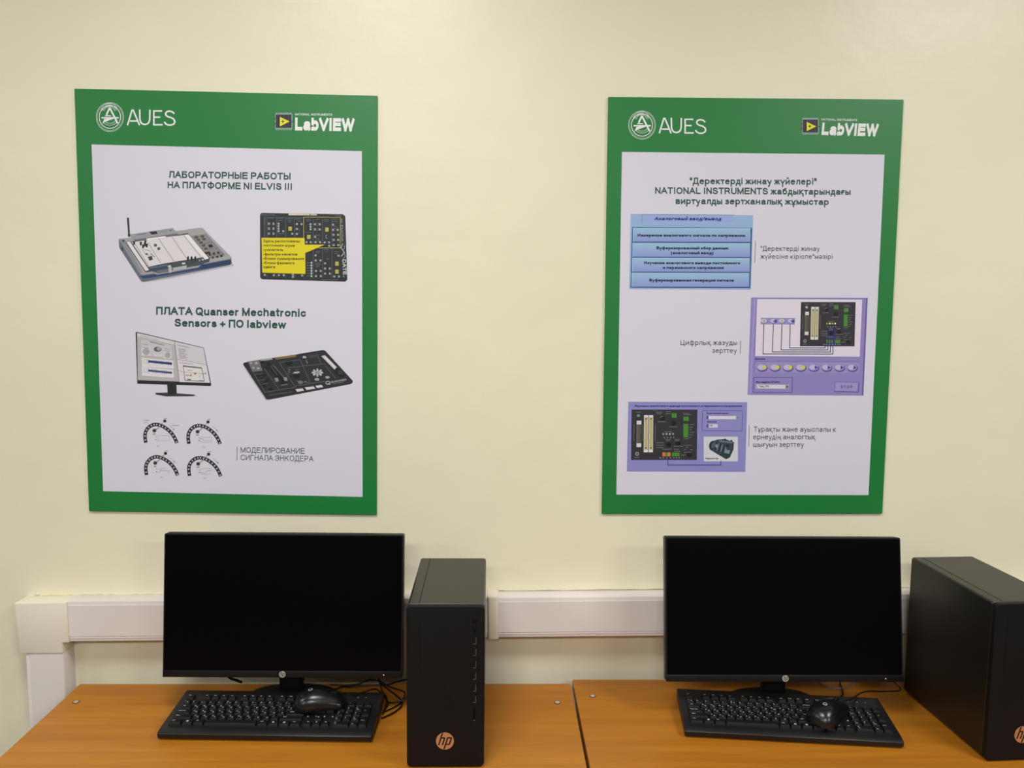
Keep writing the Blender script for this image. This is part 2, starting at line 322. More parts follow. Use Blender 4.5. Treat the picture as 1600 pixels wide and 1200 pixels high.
# ------------------------------------------------------------------ procedural surface materials
def wall_material():
    m = bpy.data.materials.new('cream_wall_paint'); m.use_nodes = True; nt = m.node_tree; N = nt.nodes; L = nt.links
    b = N['Principled BSDF']; b.inputs['Roughness'].default_value = 0.36; b.inputs['Specular IOR Level'].default_value = 0.35
    tc = N.new('ShaderNodeTexCoord')
    n1 = N.new('ShaderNodeTexNoise'); n1.inputs['Scale'].default_value = 2.2; n1.inputs['Detail'].default_value = 5
    cr = N.new('ShaderNodeValToRGB'); cr.color_ramp.elements[0].color = lin(WALL, 0.97); cr.color_ramp.elements[1].color = lin(WALL, 1.03)
    cr.color_ramp.elements[0].position = 0.3; cr.color_ramp.elements[1].position = 0.7
    n2 = N.new('ShaderNodeTexNoise'); n2.inputs['Scale'].default_value = 9; n2.inputs['Detail'].default_value = 8; n2.inputs['Roughness'].default_value = 0.55
    n3 = N.new('ShaderNodeTexNoise'); n3.inputs['Scale'].default_value = 1.6; n3.inputs['Detail'].default_value = 2
    mx = N.new('ShaderNodeMath'); mx.operation = 'MULTIPLY_ADD'; mx.inputs[1].default_value = 2.2
    bp = N.new('ShaderNodeBump'); bp.inputs['Strength'].default_value = 0.5; bp.inputs['Distance'].default_value = 0.004
    for n in (n1, n2, n3): L.new(tc.outputs['Object'], n.inputs['Vector'])
    L.new(n1.outputs[0], cr.inputs[0]); L.new(cr.outputs[0], b.inputs['Base Color'])
    L.new(n3.outputs[0], mx.inputs[0]); L.new(n2.outputs[0], mx.inputs[2]); L.new(mx.outputs[0], bp.inputs['Height']); L.new(bp.outputs[0], b.inputs['Normal'])
    return m
def wood_material(name, c0, c1, seed):
    m = bpy.data.materials.new(name); m.use_nodes = True; nt = m.node_tree; N = nt.nodes; L = nt.links
    b = N['Principled BSDF']; b.inputs['Roughness'].default_value = 0.42; b.inputs['Specular IOR Level'].default_value = 0.4
    tc = N.new('ShaderNodeTexCoord'); mp = N.new('ShaderNodeMapping')
    mp.inputs['Scale'].default_value = (0.9, 22, 22); mp.inputs['Location'].default_value = (seed, seed*2.3, 0); mp.inputs['Rotation'].default_value = (0, 0, 0.03)
    n1 = N.new('ShaderNodeTexNoise'); n1.inputs['Scale'].default_value = 2.2; n1.inputs['Detail'].default_value = 6; n1.inputs['Roughness'].default_value = 0.6; n1.inputs['Distortion'].default_value = 0.4
    mp2 = N.new('ShaderNodeMapping'); mp2.inputs['Scale'].default_value = (7, 190, 190)
    n2 = N.new('ShaderNodeTexNoise'); n2.inputs['Scale'].default_value = 3; n2.inputs['Detail'].default_value = 3
    ad = N.new('ShaderNodeMath'); ad.operation = 'MULTIPLY_ADD'; ad.inputs[1].default_value = 0.42
    cr = N.new('ShaderNodeValToRGB'); e = cr.color_ramp.elements
    e[0].position = 0.50; e[0].color = lin(c0); e[1].position = 0.86; e[1].color = lin(c1)
    L.new(tc.outputs['Object'], mp.inputs[0]); L.new(mp.outputs[0], n1.inputs['Vector'])
    L.new(tc.outputs['Object'], mp2.inputs[0]); L.new(mp2.outputs[0], n2.inputs['Vector'])
    L.new(n2.outputs[0], ad.inputs[0]); L.new(n1.outputs[0], ad.inputs[2]); L.new(ad.outputs[0], cr.inputs[0]); L.new(cr.outputs[0], b.inputs['Base Color'])
    return m
def grain_material(name, rgb, rough, spec, scale=900, dist=0.0003, strength=0.35):
    m = mat(name, rgb, rough, spec=spec); nt = m.node_tree; N = nt.nodes; L = nt.links; b = N['Principled BSDF']
    tc = N.new('ShaderNodeTexCoord'); n = N.new('ShaderNodeTexNoise'); n.inputs['Scale'].default_value = scale
    bp = N.new('ShaderNodeBump'); bp.inputs['Strength'].default_value = strength; bp.inputs['Distance'].default_value = dist
    L.new(tc.outputs['Object'], n.inputs['Vector']); L.new(n.outputs[0], bp.inputs['Height']); L.new(bp.outputs[0], b.inputs['Normal'])
    return m
WALL = (229, 223, 197)
m_wall = wall_material()
m_floor = wood_material('floor_laminate', (84, 74, 60), (66, 58, 48), 5)
m_wood = wood_material('alder_laminate', (182, 118, 33), (164, 102, 24), 1.3)
m_wood2 = wood_material('alder_laminate_second', (180, 115, 30), (161, 99, 22), 4.1)
m_edge = mat('desk_edge_band', (150, 92, 38), 0.45)
m_pvc = grain_material('white_pvc', (222, 215, 212), 0.42, 0.4, 300, 0.0002, 0.2)
m_pvc_warm = grain_material('cream_pvc', (226, 219, 203), 0.42, 0.4, 300, 0.0002, 0.2)
m_caulk = mat('caulk', (224, 214, 184), 0.6)
m_black = grain_material('black_textured_plastic', (20, 20, 22), 0.42, 0.35, 1500)
m_bezel = mat('black_bezel', (14, 14, 15), 0.38, spec=0.3)
m_screen = mat('dark_screen', (1, 1, 2), 0.35, spec=0.10)
m_case = grain_material('black_steel_case', (22, 20, 18), 0.38, 0.5, 1200)
m_front = grain_material('tower_front_plastic', (17, 15, 15), 0.55, 0.18, 1500)
m_gloss = mat('mouse_black', (15, 15, 16), 0.27, spec=0.5)
m_mside = mat('mouse_side_black', (10, 10, 11), 0.5, spec=0.3)
m_key = mat('key_black', (17, 17, 18), 0.48, spec=0.3)
m_legend = mat('key_legend', (205, 205, 205), 0.6)
m_cable = mat('black_cable', (8, 8, 9), 0.45, spec=0.3)
m_gcable = mat('grey_cable', (110, 104, 92), 0.5)
m_metal = mat('screw_metal', (190, 185, 175), 0.35, metal=0.8)
m_silver = mat('silver_logo', (190, 188, 180), 0.35, metal=0.5)
m_copper = mat('copper_logo', (196, 140, 98), 0.38, metal=0.45)
m_hole = mat('port_black', (3, 3, 3), 0.7, spec=0.1)
m_port = mat('port_edge', (92, 88, 84), 0.4, spec=0.5)

# ------------------------------------------------------------------ the room
bm = bmesh.new(); add_box(bm, -4.5, 4.5, 0, 0.12, 0, 3.0); tag(link('wall_front', bm, m_wall, smooth=False), 'cream painted wall carrying the two green posters', 'wall', kind='structure')
bm = bmesh.new(); add_box(bm, -4.5, 4.5, -6, 0.12, -0.1, 0); tag(link('floor', bm, m_floor, smooth=False), 'brown floor under the desks', 'floor', kind='structure')
bm = bmesh.new(); add_box(bm, -4.5, 4.5, -6, 0.12, 3.0, 3.1); tag(link('ceiling', bm, mat('ceiling_white', (225, 222, 212), 0.8), smooth=False), 'white ceiling of the room', 'ceiling', kind='structure')

# cable trunking
SL = 0.0105
def trunk_run(x0, x1, label):
    t = empty('cable_trunking', (x0, 0, 0.9175+SL*x0)); t.rotation_euler = (0, -SL, 0)
    tag(t, label, 'cable trunking', 'white cable trunking on the wall')
    L = x1-x0; bm = bmesh.new()
    add_box(bm, 0, L, -0.049, 0, -0.05, 0.05, 0.0015); link('channel', bm, m_pvc, t)
    bm = bmesh.new(); add_box(bm, 0, L, -0.0505, -0.049, -0.0375, 0.0405, 0.0005, 1); 
    add_box(bm, 0, L, -0.0500, -0.049, -0.0425, -0.0395, 0.0003, 1); link('cover', bm, m_pvc, t)
    return t
trunk_run(-1.040, -0.027, 'white horizontal cable trunking running from corner box behind left monitor')
trunk_run(-0.001, 2.6, 'white horizontal cable trunking running right behind the right monitor')
t = empty('trunking_joint_cover', (-0.014, 0, 0.9175-SL*0.014)); t.rotation_euler = (0, -SL, 0)
tag(t, 'narrow white joint cover clipped over trunking beside left tower', 'trunking joint')
bm = bmesh.new(); add_prism(bm, rrect(-0.0135, 0.0135, -0.054, 0, 0.006)[:], -0.053, 0.053, 'z', bev=0.0015); link('cover', bm, m_pvc_warm, t)
t = empty('cable_trunking', (-1.101, 0, 0)); tag(t, 'white vertical cable trunking dropping down behind the left desk', 'cable trunking', 'white cable trunking on the wall')
bm = bmesh.new(); add_box(bm, -0.0455, 0.0455, -0.049, 0, 0.0, 0.8285, 0.0015); link('channel', bm, m_pvc, t)
bm = bmesh.new(); add_box(bm, -0.0355, 0.0445, -0.0505, -0.049, 0.0, 0.8285, 0.0005, 1); link('cover', bm, m_pvc, t)
t = empty('trunking_corner_box', (-1.101, 0, 0.89)); tag(t, 'cream plastic corner box joining horizontal and vertical cable trunking', 'trunking corner')
prof = [(-0.0635, 0.063), (0.061, 0.0655), (0.061, -0.034), (0.0455, -0.034), (0.0455, -0.0605), (-0.0575, -0.0615)]
bm = bmesh.new(); add_prism(bm, prof, -0.054, 0, 'y', bev=0.0018); link('box_cover', bm, m_pvc_warm, t)
# irregular caulk bead along the top of the trunking
bm = bmesh.new(); pts = []
for i in range(90):
    x = -1.13+1.09*i/89
    z = 0.968+SL*x+(0.000 if x > -1.04 else -0.002)+random.uniform(-0.0012, 0.0014)
    if x < -1.04: z = 0.9560+random.uniform(-0.001, 0.002)
    pts.append((x, -0.0008, z))
add_tube(bm, pts, 0.0024, 6)
bmesh.ops.create_icosphere(bm, subdivisions=2, radius=0.0045, matrix=Matrix.Translation((-1.140, -0.0005, 0.957)))
tag(link('caulk_bead', bm, m_caulk), 'thin uneven cream filler bead along top of left trunking', 'caulk bead')
bm = bmesh.new(); pts = []
for i in range(90):
    x = 0.0+1.9*i/89; pts.append((x, -0.0022, 0.9702+SL*x+random.uniform(-0.0008, 0.0012)))
add_tube(bm, pts, 0.002, 6)
tag(link('caulk_bead', bm, m_caulk), 'thin filler bead along top of trunking right of joint cover', 'caulk bead')

# ------------------------------------------------------------------ desks
def desk(x0, x1, ytop, ybot, label, wood, caps, z=0.75):
    t = empty('desk', ((x0+x1)/2, (ytop+ybot)/2, 0)); tag(t, label, 'desk', 'wooden computer desks along the wall')
    hx = (x1-x0)/2; hy = (ytop-ybot)/2
    bm = bmesh.new(); add_prism(bm, rrect(-hx, hx, -hy, hy, 0.004, 3), z-0.022, z, 'z', bev=0.0008, seg=1); link('desktop', bm, wood, t)
    for s in (-1, 1):
        bm = bmesh.new(); cx = s*(hx-0.045); add_box(bm, cx-0.008, cx+0.008, -hy+0.03, hy-0.03, 0, z-0.022, 0.0005, 1); link('side_panel', bm, wood, t)
    bm = bmesh.new(); add_box(bm, -hx+0.053, hx-0.053, hy-0.12, hy-0.104, 0.3, z-0.022, 0.0005, 1); link('modesty_panel', bm, wood, t)
    for (x, y) in caps:
        cx = x-t.location.x; cy = y-t.location.y
        bm = bmesh.new(); add_disc(bm, (cx, cy, z+0.0001), 0.0078, 0.0007, 'z', 24, 0)
        add_disc(bm, (cx, cy, z+0.0008), 0.0056, 0.0006, 'z', 24, 1)
        s = link('screw', bm, [mat('cam_plate', (78, 62, 44), 0.5), mat('cam_screw', (205, 200, 188), 0.3, metal=0.4)], t); s['label'] = 'small round metal screw'
    return t
desk(-1.019, 0.1785, -0.051, -0.70, 'orange-brown wooden desk under the left computer', m_wood, [(-0.982, -0.141), (0.139, -0.146)])
desk(0.1850, 1.385, -0.0296, -0.68, 'orange-brown wooden desk under the right computer', m_wood2, [(0.2256, -0.115)])

# ------------------------------------------------------------------ posters
HL = (0.0014413974865273526, -2.0457120126439087e-05, -0.5099660658644896, 1.9579771155001218e-05, -0.0014600538878812787, 0.6929119545090153, -3.9159542310003066e-05, -5.844891464696875e-05)
HR = (0.0014842061084710662, 5.1767715941584555e-05, -1.7621454720797072, 3.132849984045848e-06, -0.0014851961287303194, 0.7174260545927542, -6.265699968091673e-06, -6.93731722341284e-05)
KP = 1.03
class Print:
    """flat printed shapes on a poster sheet; positions are read off the poster and turned into metres on its sheet"""
    def __init__(s, H, tr=(0, 0, 1)): s.H = H; s.tr = tr; s.bm = bmesh.new(); s.m = []; s.n = 0
    def at(s, x0, y0, k): s.tr = (x0, y0, k); return s
    def uv(s, x, y):
        x = s.tr[0]+x*s.tr[2]; y = s.tr[1]+y*s.tr[2]; h = s.H; w = h[6]*x+h[7]*y+1
        return (h[0]*x+h[1]*y+h[2])/w, (h[3]*x+h[4]*y+h[5])/w
    def mi(s, c):
        m = mat('print_%d_%d_%d' % c, c, 0.5, KP, 0.4)
        if m not in s.m: s.m.append(m)
        return s.m.index(m)
    def Y(s, ly): return -0.0056-0.00008*ly
    def poly(s, pts, c, ly=1):
        P = [s.uv(*p) for p in pts]; a = sum(P[i-1][0]*P[i][1]-P[i][0]*P[i-1][1] for i in range(len(P)))
        if a < 0: P.reverse()
        s.n = (s.n+1) % 24; y_ = s.Y(ly)-s.n*0.000003
        f = s.bm.faces.new([s.bm.verts.new((p[0], y_, p[1])) for p in P]); f.material_index = s.mi(c)
    def rect(s, x0, y0, x1, y1, c, ly=1): s.poly([(x0, y0), (x1, y0), (x1, y1), (x0, y1)], c, ly)
    def ell(s, cx, cy, rx, ry, c, ly=1, n=20, rot=0):
        cr, sr = math.cos(rot), math.sin(rot)
        s.poly([(cx+rx*math.cos(t)*cr-ry*math.sin(t)*sr, cy+rx*math.cos(t)*sr+ry*math.sin(t)*cr) for t in [2*math.pi*i/n for i in range(n)]], c, ly)
    def line(s, pts, w, c, ly=1, close=False):
        pts = [tuple(p) for p in pts]
        if close: pts = pts+[pts[0]]
        for q in strip(pts, w, 0.5 if len(pts) > 2 else 0.0): s.poly(q, c, ly)
    def ring(s, cx, cy, rx, ry, w, c, ly=1, a0=0, a1=360, n=40):
        for i in range(n):
            t0 = math.radians(a0+(a1-a0)*i/n); t1 = math.radians(a0+(a1-a0)*(i+1)/n)
            s.poly([(cx+(rx+e)*math.cos(t), cy+(ry+e)*math.sin(t)) for t, e in ((t0, w/2), (t1, w/2), (t1, -w/2), (t0, -w/2))], c, ly)
    def frame(s, x0, y0, x1, y1, w, c, ly=1): s.line([(x0, y0), (x1, y0), (x1, y1), (x0, y1)], w, c, ly, True)
    def text(s, t, x0, x1, yb, cap, c, bold=0.0, ly=3, shear=0.0, yb1=None, up=False):
        """text set between x0 and x1 on the baseline yb (to yb1 at x1), capital height cap; up=True runs it downwards"""
        V, Fc = glyphs(t, bold, shear)
        if not V: return
        mn = min(v[0] for v in V); mx = max(v[0] for v in V); yb1 = yb if yb1 is None else yb1
        A = Vector((x0, yb)); B = Vector((x1, yb1)); d = (B-A)/(mx-mn); n = (B-A).normalized(); n = Vector((n.y, -n.x))*cap/CAP
        m = s.mi(c)
        for f in Fc: s.poly([A+d*(V[i][0]-mn)+n*V[i][1] for i in f], c, ly)
    def done(s, name, parent, label=None):
        o = link(name, s.bm, s.m, parent, smooth=False)
        if label: o['label'] = label
        s.bm = bmesh.new(); s.m = []; return o
G = (26, 119, 54); PAPER = (210, 206, 220); TXT = (38, 78, 64); WH = (226, 226, 226); GREY = (92, 92, 100)

def poster_base(H, x, z, rot, label):
    t = empty('poster', (x, -0.0006, z)); t.rotation_euler = (0, -rot, 0)
    tag(t, label, 'poster', 'green bordered posters on the wall')
    bm = bmesh.new(); add_box(bm, -0.35, 0.35, -0.0055, 0, -0.5, 0.5, 0.0006, 1)
    link('board', bm, mat('print_green', G, 0.42, 1.0, 0.45), t, smooth=False)
    return t
def aues(P, x0, y0, k, parent):
    P.at(x0, y0, k)                                  # emblem drawn in units with circle centre (445,385), r=133
    P.ring(445, 385, 133, 138, 4, WH); P.ring(445, 385, 122, 127, 2, WH); P.ring(445, 385, 104, 108, 7, WH)
    for r in (86, 72, 58): P.ring(440, 350, r, r*1.12, 4, WH, 1, 200, 340, 24)
    for r in (70, 50): P.ring(445, 400, r+6, r*0.9, 4, WH, 1, 25, 155, 20)
    P.line([(443, 295), (520, 445)], 17, WH, 2); P.line([(443, 295), (412, 365)], 17, WH, 2)
    P.line([(362, 392), (532, 392)], 14, WH, 2); P.poly([(372, 450), (388, 405), (470, 385), (480, 402), (400, 430)], WH, 2)
    P.line([(398, 372), (455, 372)], 10, WH, 2)
    W_ = 15
    P.line([(618, 458), (660, 320), (672, 320), (730, 458)], W_, WH, 2); P.line([(640, 424), (716, 424)], W_, WH, 2)
    P.line([(735, 320), (737, 410), (745, 436), (762, 452), (785, 457), (808, 452), (824, 436), (832, 410), (834, 322)], W_, WH, 2)
    P.line([(945, 328), (872, 328), (872, 460), (950, 460)], W_, WH, 2); P.line([(880, 388), (935, 388)], W_, WH, 2)
    P.line([(1066, 350), (1050, 336), (1022, 330), (998, 336), (986, 352), (990, 370), (1010, 384), (1046, 394), (1068, 410), (1076, 432), (1066, 452), (1040, 463), (1010, 462), (988, 452), (978, 438)], W_, WH, 2)
    P.done('university_logo', parent)
def labview(P, x0, y0, k, parent, sh=0.0, dx=0, dy=0):
    P.at(x0+dx*k, y0+dy*k, k); LG = (170, 176, 190); DK = (44, 40, 52); YE = (222, 214, 40)
    P.rect(572, 366, 722, 488, DK, 1)
    for i in range(9):
        x = 574+i*17.5
        P.rect(x, 348, x+9, 357, LG, 1); P.rect(x, 504, x+9, 513, LG, 1)
    P.line([(566, 362), (728, 362)], 5, LG); P.line([(566, 498), (728, 498)], 5, LG)
    P.line([(569, 362), (569, 498)], 4, LG); P.line([(727, 362), (727, 498)], 5, LG)
    for y in (405, 452): P.rect(553, y-5, 569, y+5, DK, 1)
    P.rect(727, 430, 742, 440, DK, 1)
    for i in range(4): P.line([(580+i*38, 372), (580+i*38, 482)], 2, (92, 92, 110), 2)
    P.poly([(612, 388), (706, 432), (612, 478)], YE, 3)
    P.line([(626, 431), (656, 431)], 7, DK, 4); P.line([(641, 416), (641, 446)], 7, DK, 4)
    P.text('NATIONAL INSTRUMENTS', 757, 1113, 374, 20, WH, 0.01, 2, yb1=378)
    P.text('LabVIEW', 757, 1328, 516, 122, WH, 0.034, 2, sh, yb1=527)
    P.done('software_logo', parent)

# ---- left poster
pl = poster_base(HL, -0.6465, 1.6649, -0.0099, 'left green bordered poster about laboratory works above the left monitor')
P = Print(HL)
P.poly([(143, 225), (567, 236), (569, 773), (158, 769)], PAPER, 0); P.done('white_sheet', pl, 'white printed field inside the green border')
aues(P, 100, 120, 0.1625, pl); labview(P, 340, 120, 0.1625, pl)
P.at(0, 0, 1)
P.text('ЛАБОРАТОРНЫЕ РАБОТЫ', 265, 456, 277.0, 10.6, TXT, 0.018, yb1=280)
P.text('НА ПЛАТФОРМЕ NI ELVIS III', 263, 458, 293.2, 10.6, TXT, 0.018, yb1=296)
P.done('heading', pl)
P.text('ПЛАТА Quanser Mechatronic', 244, 480, 490.3, 12.5, TXT, 0.022, yb1=492.6)
P.text('Sensors + ПО labview', 273, 449, 508.8, 12.5, TXT, 0.022, yb1=511)
P.done('heading', pl)
P.text('МОДЕЛИРОВАНИЕ', 377, 478, 705.5, 8.6, (70, 72, 80), 0.0, yb1=706.3)
P.text('СИГНАЛА ЭНКОДЕРА', 377, 492, 717.4, 8.6, (70, 72, 80), 0.0, yb1=718.2)
P.line([(371.5, 696), (371, 718)], 0.9, (90, 85, 100)); P.done('caption', pl)
# workstation picture
P.at(160, 310, 0.14375)
P.poly([(178, 440), (178, 520), (410, 880), (440, 905), (700, 868), (1440, 720), (1400, 650), (1100, 310)], (176, 172, 182), 1)
P.poly([(175, 432), (180, 525), (405, 870), (425, 895), (455, 898), (1395, 712), (1414, 695), (1412, 630), (1000, 500), (300, 420)], (98, 106, 118), 2)
P.poly([(405, 838), (440, 862), (470, 862), (1060, 765), (1412, 700), (1412, 655), (1060, 720), (600, 810)], (46, 66, 104), 3)
P.poly([(1085, 712), (1412, 652), (1412, 702), (1085, 762)], (42, 58, 94), 4)
P.poly([(175, 436), (310, 415), (1075, 308), (1100, 316), (1408, 622), (1404, 645), (1085, 706), (1050, 740), (600, 820), (560, 806), (450, 822), (410, 815)], (158, 156, 158), 4)
P.poly([(178, 442), (240, 432), (430, 790), (412, 812)], (134, 136, 142), 5)
P.poly([(250, 470), (940, 368), (1180, 640), (1170, 680), (470, 795)], (70, 74, 80), 5)
P.poly([(262, 470), (300, 462), (510, 770), (470, 780)], (218, 214, 216), 6)
for a, b in (((325, 462), (480, 730)), ((500, 440), (635, 695)), ((620, 428), (785, 675)), ((760, 408), (920, 640))): pass
P.poly([(318, 468), (770, 402), (905, 388), (1100, 628), (660, 700), (500, 735)], (214, 208, 212), 6)
P.poly([(900, 388), (945, 382), (1168, 640), (1125, 655)], (226, 222, 224), 7)
for a, b in (((345, 470), (505, 725)), ((500, 470), (636, 692)), ((618, 430), (786, 678)), ((762, 408), (922, 640)), ((893, 392), (1090, 640))):
    P.line([a, b], 5, (120, 116, 130), 8)
P.poly([(480, 428), (690, 400), (700, 412), (490, 446)], (232, 228, 222), 8)
P.poly([(290, 385), (770, 312), (830, 372), (360, 452), (330, 440)], (150, 150, 156), 7)
P.poly([(340, 440), (830, 370), (828, 388), (360, 455)], (104, 106, 112), 8)
P.poly([(512, 356), (590, 348), (606, 375), (540, 385)], (46, 40, 44), 8)
P.line([(380, 388), (480, 376)], 8, (100, 96, 104), 8); P.line([(625, 355), (715, 343)], 3, (100, 96, 104), 8); P.ell(748, 340, 12, 9, (96, 94, 100), 8)
P.poly([(268, 206), (290, 206), (300, 380), (282, 400)], (40, 56, 52), 8); P.ell(279, 208, 11, 6, (30, 40, 40), 8); P.ell(290, 390, 14, 20, (52, 56, 60), 8)
P.ell(228, 455, 14, 10, (60, 60, 66), 8)
P.ell(213, 540, 12, 20, (70, 72, 80), 8)
for x, y in ((345, 478), (420, 485), (470, 470), (445, 515), (486, 505), (465, 495)): P.poly([(x-12, y-22), (x+14, y-22), (x+8, y+18), (x-10, y+18)], (40, 44, 48), 9)
P.line([(430, 540), (470, 600), (560, 625), (520, 560), (450, 545)], 5, (150, 152, 110), 9); P.line([(520, 590), (575, 625)], 5, (60, 70, 60), 9)
P.poly([(495, 625), (540, 618), (552, 655), (515, 668)], (64, 66, 60), 9); P.ell(484, 595, 14, 12, (110, 110, 80), 9)
P.ell(580, 500, 18, 17, (92, 88, 94), 9); P.ell(617, 537, 18, 17, (92, 88, 94), 9)
P.poly([(505, 745), (1060, 640), (1130, 620), (1160, 680), (1070, 715), (600, 800), (505, 775)], (66, 76, 84), 7)
P.poly([(505, 748), (700, 718), (690, 748), (510, 778)], (52, 70, 96), 8)
for i in range(12): P.ell(520+i*17, 748-i*3, 4, 8, (120, 140, 165), 9)
P.poly([(590, 778), (720, 755), (725, 790), (600, 808)], (104, 106, 110), 8); P.poly([(770, 745), (920, 718), (920, 750), (775, 775)], (172, 172, 176), 8)
P.poly([(722, 740), (760, 735), (760, 795), (725, 800)], (176, 176, 178), 9); P.poly([(885, 722), (922, 716), (922, 752), (888, 758)], (176, 176, 178), 9)
P.poly([(715, 722), (750, 716), (752, 732), (718, 735)], (214, 214, 214), 9); P.poly([(870, 692), (905, 686), (908, 702), (875, 706)], (214, 214, 214), 9)
for x in (938, 977, 1017): P.poly([(x-12, 635), (x+4, 612), (x+12, 635), (x+10, 665), (x-8, 670)], (24, 36, 40), 9)
for i in range(9): P.ell(935+i*20, 690-i*5+(i % 2)*14, 7, 9, (40, 52, 50), 9); 
P.ell(1100, 655, 12, 10, (170, 176, 176), 10); P.ell(1066, 665, 9, 8, (160, 170, 170), 10)
P.poly([(960, 400), (1130, 376), (1340, 610), (1180, 640)], (132, 130, 134), 6)
for x, y in ((1030, 412), (1095, 402), (1052, 440), (1112, 432), (1080, 470), (1108, 500), (1132, 535)): P.ell(x, y, 20, 13, (60, 54, 52), 7); P.ell(x-3, y-2, 10, 6, (120, 100, 62), 8)
P.poly([(1158, 495), (1200, 488), (1215, 518), (1172, 525)], (40, 36, 40), 7)
P.poly([(1115, 575), (1175, 565), (1185, 585), (1130, 600)], (50, 44, 48), 7)
for a, b in (((1110, 480), (1215, 465)), ((1145, 545), (1262, 525)), ((1170, 612), (1330, 590)), ((1130, 375), (1340, 605))): P.line([a, b], 4, (96, 92, 98), 7)
for x, y in ((1220, 590), (1270, 580), (1175, 600), (1210, 632), (1258, 625), (1303, 615)): P.poly([(x-14, y-10), (x+12, y-14), (x+16, y+8), (x-10, y+12)], (52, 46, 50), 8)
P.poly([(1195, 625), (1220, 620), (1225, 640), (1200, 645)], (110, 50, 52), 9)
P.done('printed_picture', pl, 'printed picture of a grey lab workstation with a white breadboard')
# black circuit board with yellow callout
P.at(380, 310, 0.1375); BK = (40, 44, 48); YL = (216, 200, 26); LN = (112, 118, 128)
P.poly([(205, 175), (225, 155), (1150, 170), (1174, 195), (1198, 905), (1175, 928), (230, 905), (205, 885)], BK, 1)
P.rect(530, 158, 770, 182, (196, 190, 172), 2); P.rect(778, 162, 852, 184, (176, 172, 156), 2)
P.line([(215, 178), (380, 180)], 4, LN, 2)
for x in (285, 395, 495, 600): P.line([(x, 205), (x+2, 435)], 3, LN, 2); P.line([(x, 850), (x, 890)], 3, LN, 2)
for x in (700, 808, 915, 1022): P.line([(x, 215), (x+3, 890)], 3, LN, 2)
P.line([(250, 205), (700, 208)], 3, LN, 2); P.line([(258, 205), (258, 430)], 12, (74, 84, 100), 2)
for y in (220, 240, 255, 265): P.line([(252, y), (264, y)], 5, LN, 3)
for x, y in ((307, 277), (358, 277), (307, 332), (358, 332), (307, 388), (358, 388)): P.rect(x-11, y-13, x+11, y+13, (150, 154, 158), 2); P.ell(x, y, 5, 5, (70, 74, 78), 3)
wd = [(416, 275), (416, 303), (416, 332), (416, 360), (470, 360), (572, 390), (624, 280), (678, 280), (624, 335), (624, 392), (780, 282), (780, 310), (780, 338), (830, 283), (884, 283), (830, 340), (884, 340), (735, 484), (782, 484), (832, 425), (836, 484), (888, 484), (940, 486), (990, 486), (992, 525), (1037, 287), (1037, 345), (1088, 345), (1040, 400), (1092, 400), (1043, 458), (1094, 458), (1043, 517), (1095, 517), (838, 632), (838, 690), (892, 690), (945, 722), (945, 780), (998, 780), (945, 838), (1000, 838), (842, 808), (895, 808), (842, 866), (897, 866), (1098, 635), (1050, 870), (1102, 870), (362, 858), (420, 858), (475, 858), (578, 850), (578, 877), (258, 855), (684, 860)]
for x, y in wd: P.ell(x, y, 12, 12, (168, 172, 174), 2, 12); P.ell(x, y, 5, 5, (98, 102, 106), 3, 8)
for y in (716, 746, 776, 806, 836, 866): P.ell(790, y, 12, 12, (176, 178, 180), 2, 12); P.line([(735, y), (768, y)], 5, LN, 2)
for x, y in ((548, 332), (966, 342), (760, 425), (1080, 725), (1080, 815)): P.rect(x-19, y-22, x+19, y+22, (196, 184, 84), 2); P.frame(x-9, y-9, x+9, y+9, 4, (140, 130, 50), 3)
for x0_, y_, n_ in ((300, 215, 70), (410, 215, 70), (408, 240, 60), (508, 220, 80), (520, 242, 55), (530, 258, 34), (612, 222, 70), (635, 248, 50), (728, 225, 60), (735, 245, 50), (830, 225, 60), (930, 228, 60), (940, 248, 50), (1035, 225, 60), (1030, 250, 66), (722, 375, 80), (830, 405, 70), (835, 590, 60), (845, 605, 40), (930, 568, 70), (945, 590, 45), (1050, 590, 60), (1055, 610, 40), (410, 390, 80), (960, 672, 44), (835, 735, 60), (845, 760, 40), (905, 905, 200), (1062, 188, 80)):
    for k_ in range(int(n_/12)): P.rect(x0_+k_*12, y_-4+(k_ % 2), x0_+k_*12+8, y_+4, (104, 108, 114), 2)
for x, y in ((857, 283), (857, 340), (1062, 318), (860, 456)): P.ring(x, y, 16, 14, 3, LN, 2, n=14)
P.line([(640, 335), (652, 335), (652, 385)], 3, LN, 2); P.line([(750, 282), (768, 282)], 3, LN, 2); P.line([(965, 405), (955, 405), (955, 440), (975, 440)], 4, (170, 170, 170), 3)
P.ell(860, 735, 26, 22, (66, 72, 78), 2)
P.frame(702, 203, 1118, 548, 5, (190, 184, 60), 4)
P.text('DATE', 1140, 1150, 680, 42, (190, 192, 196), 0.02, 3, yb1=850)
P.text('NI EMONA', 1118, 1130, 220, 26, (150, 152, 156), 0.0, 3, yb1=480)
P.line([(1145, 500), (1125, 545), (1165, 600), (1130, 640)], 9, (170, 172, 176), 3); P.line([(1168, 520), (1150, 590), (1175, 640), (1145, 680)], 7, (140, 142, 148), 3)
P.line([(1150, 860), (1162, 878)], 6, (170, 172, 176), 3)
P.poly([(222, 436), (712, 436), (715, 512), (940, 512), (720, 606), (722, 842), (230, 830)], YL, 5)
for s_, x0_, x1_, yb_ in (('Здесь расположены:', 242, 665, 487), ('-источники шума', 240, 600, 535), ('-усилитель', 240, 470, 584), ('-фильтры каналов', 240, 630, 635), ('-Блоки суммирования', 240, 706, 684), ('-Блоки фазового', 240, 598, 733), ('сдвига', 242, 378, 778)):
    P.text(s_, x0_, x1_, yb_, 31, (86, 78, 20), 0.02, 6, yb1=yb_+1)
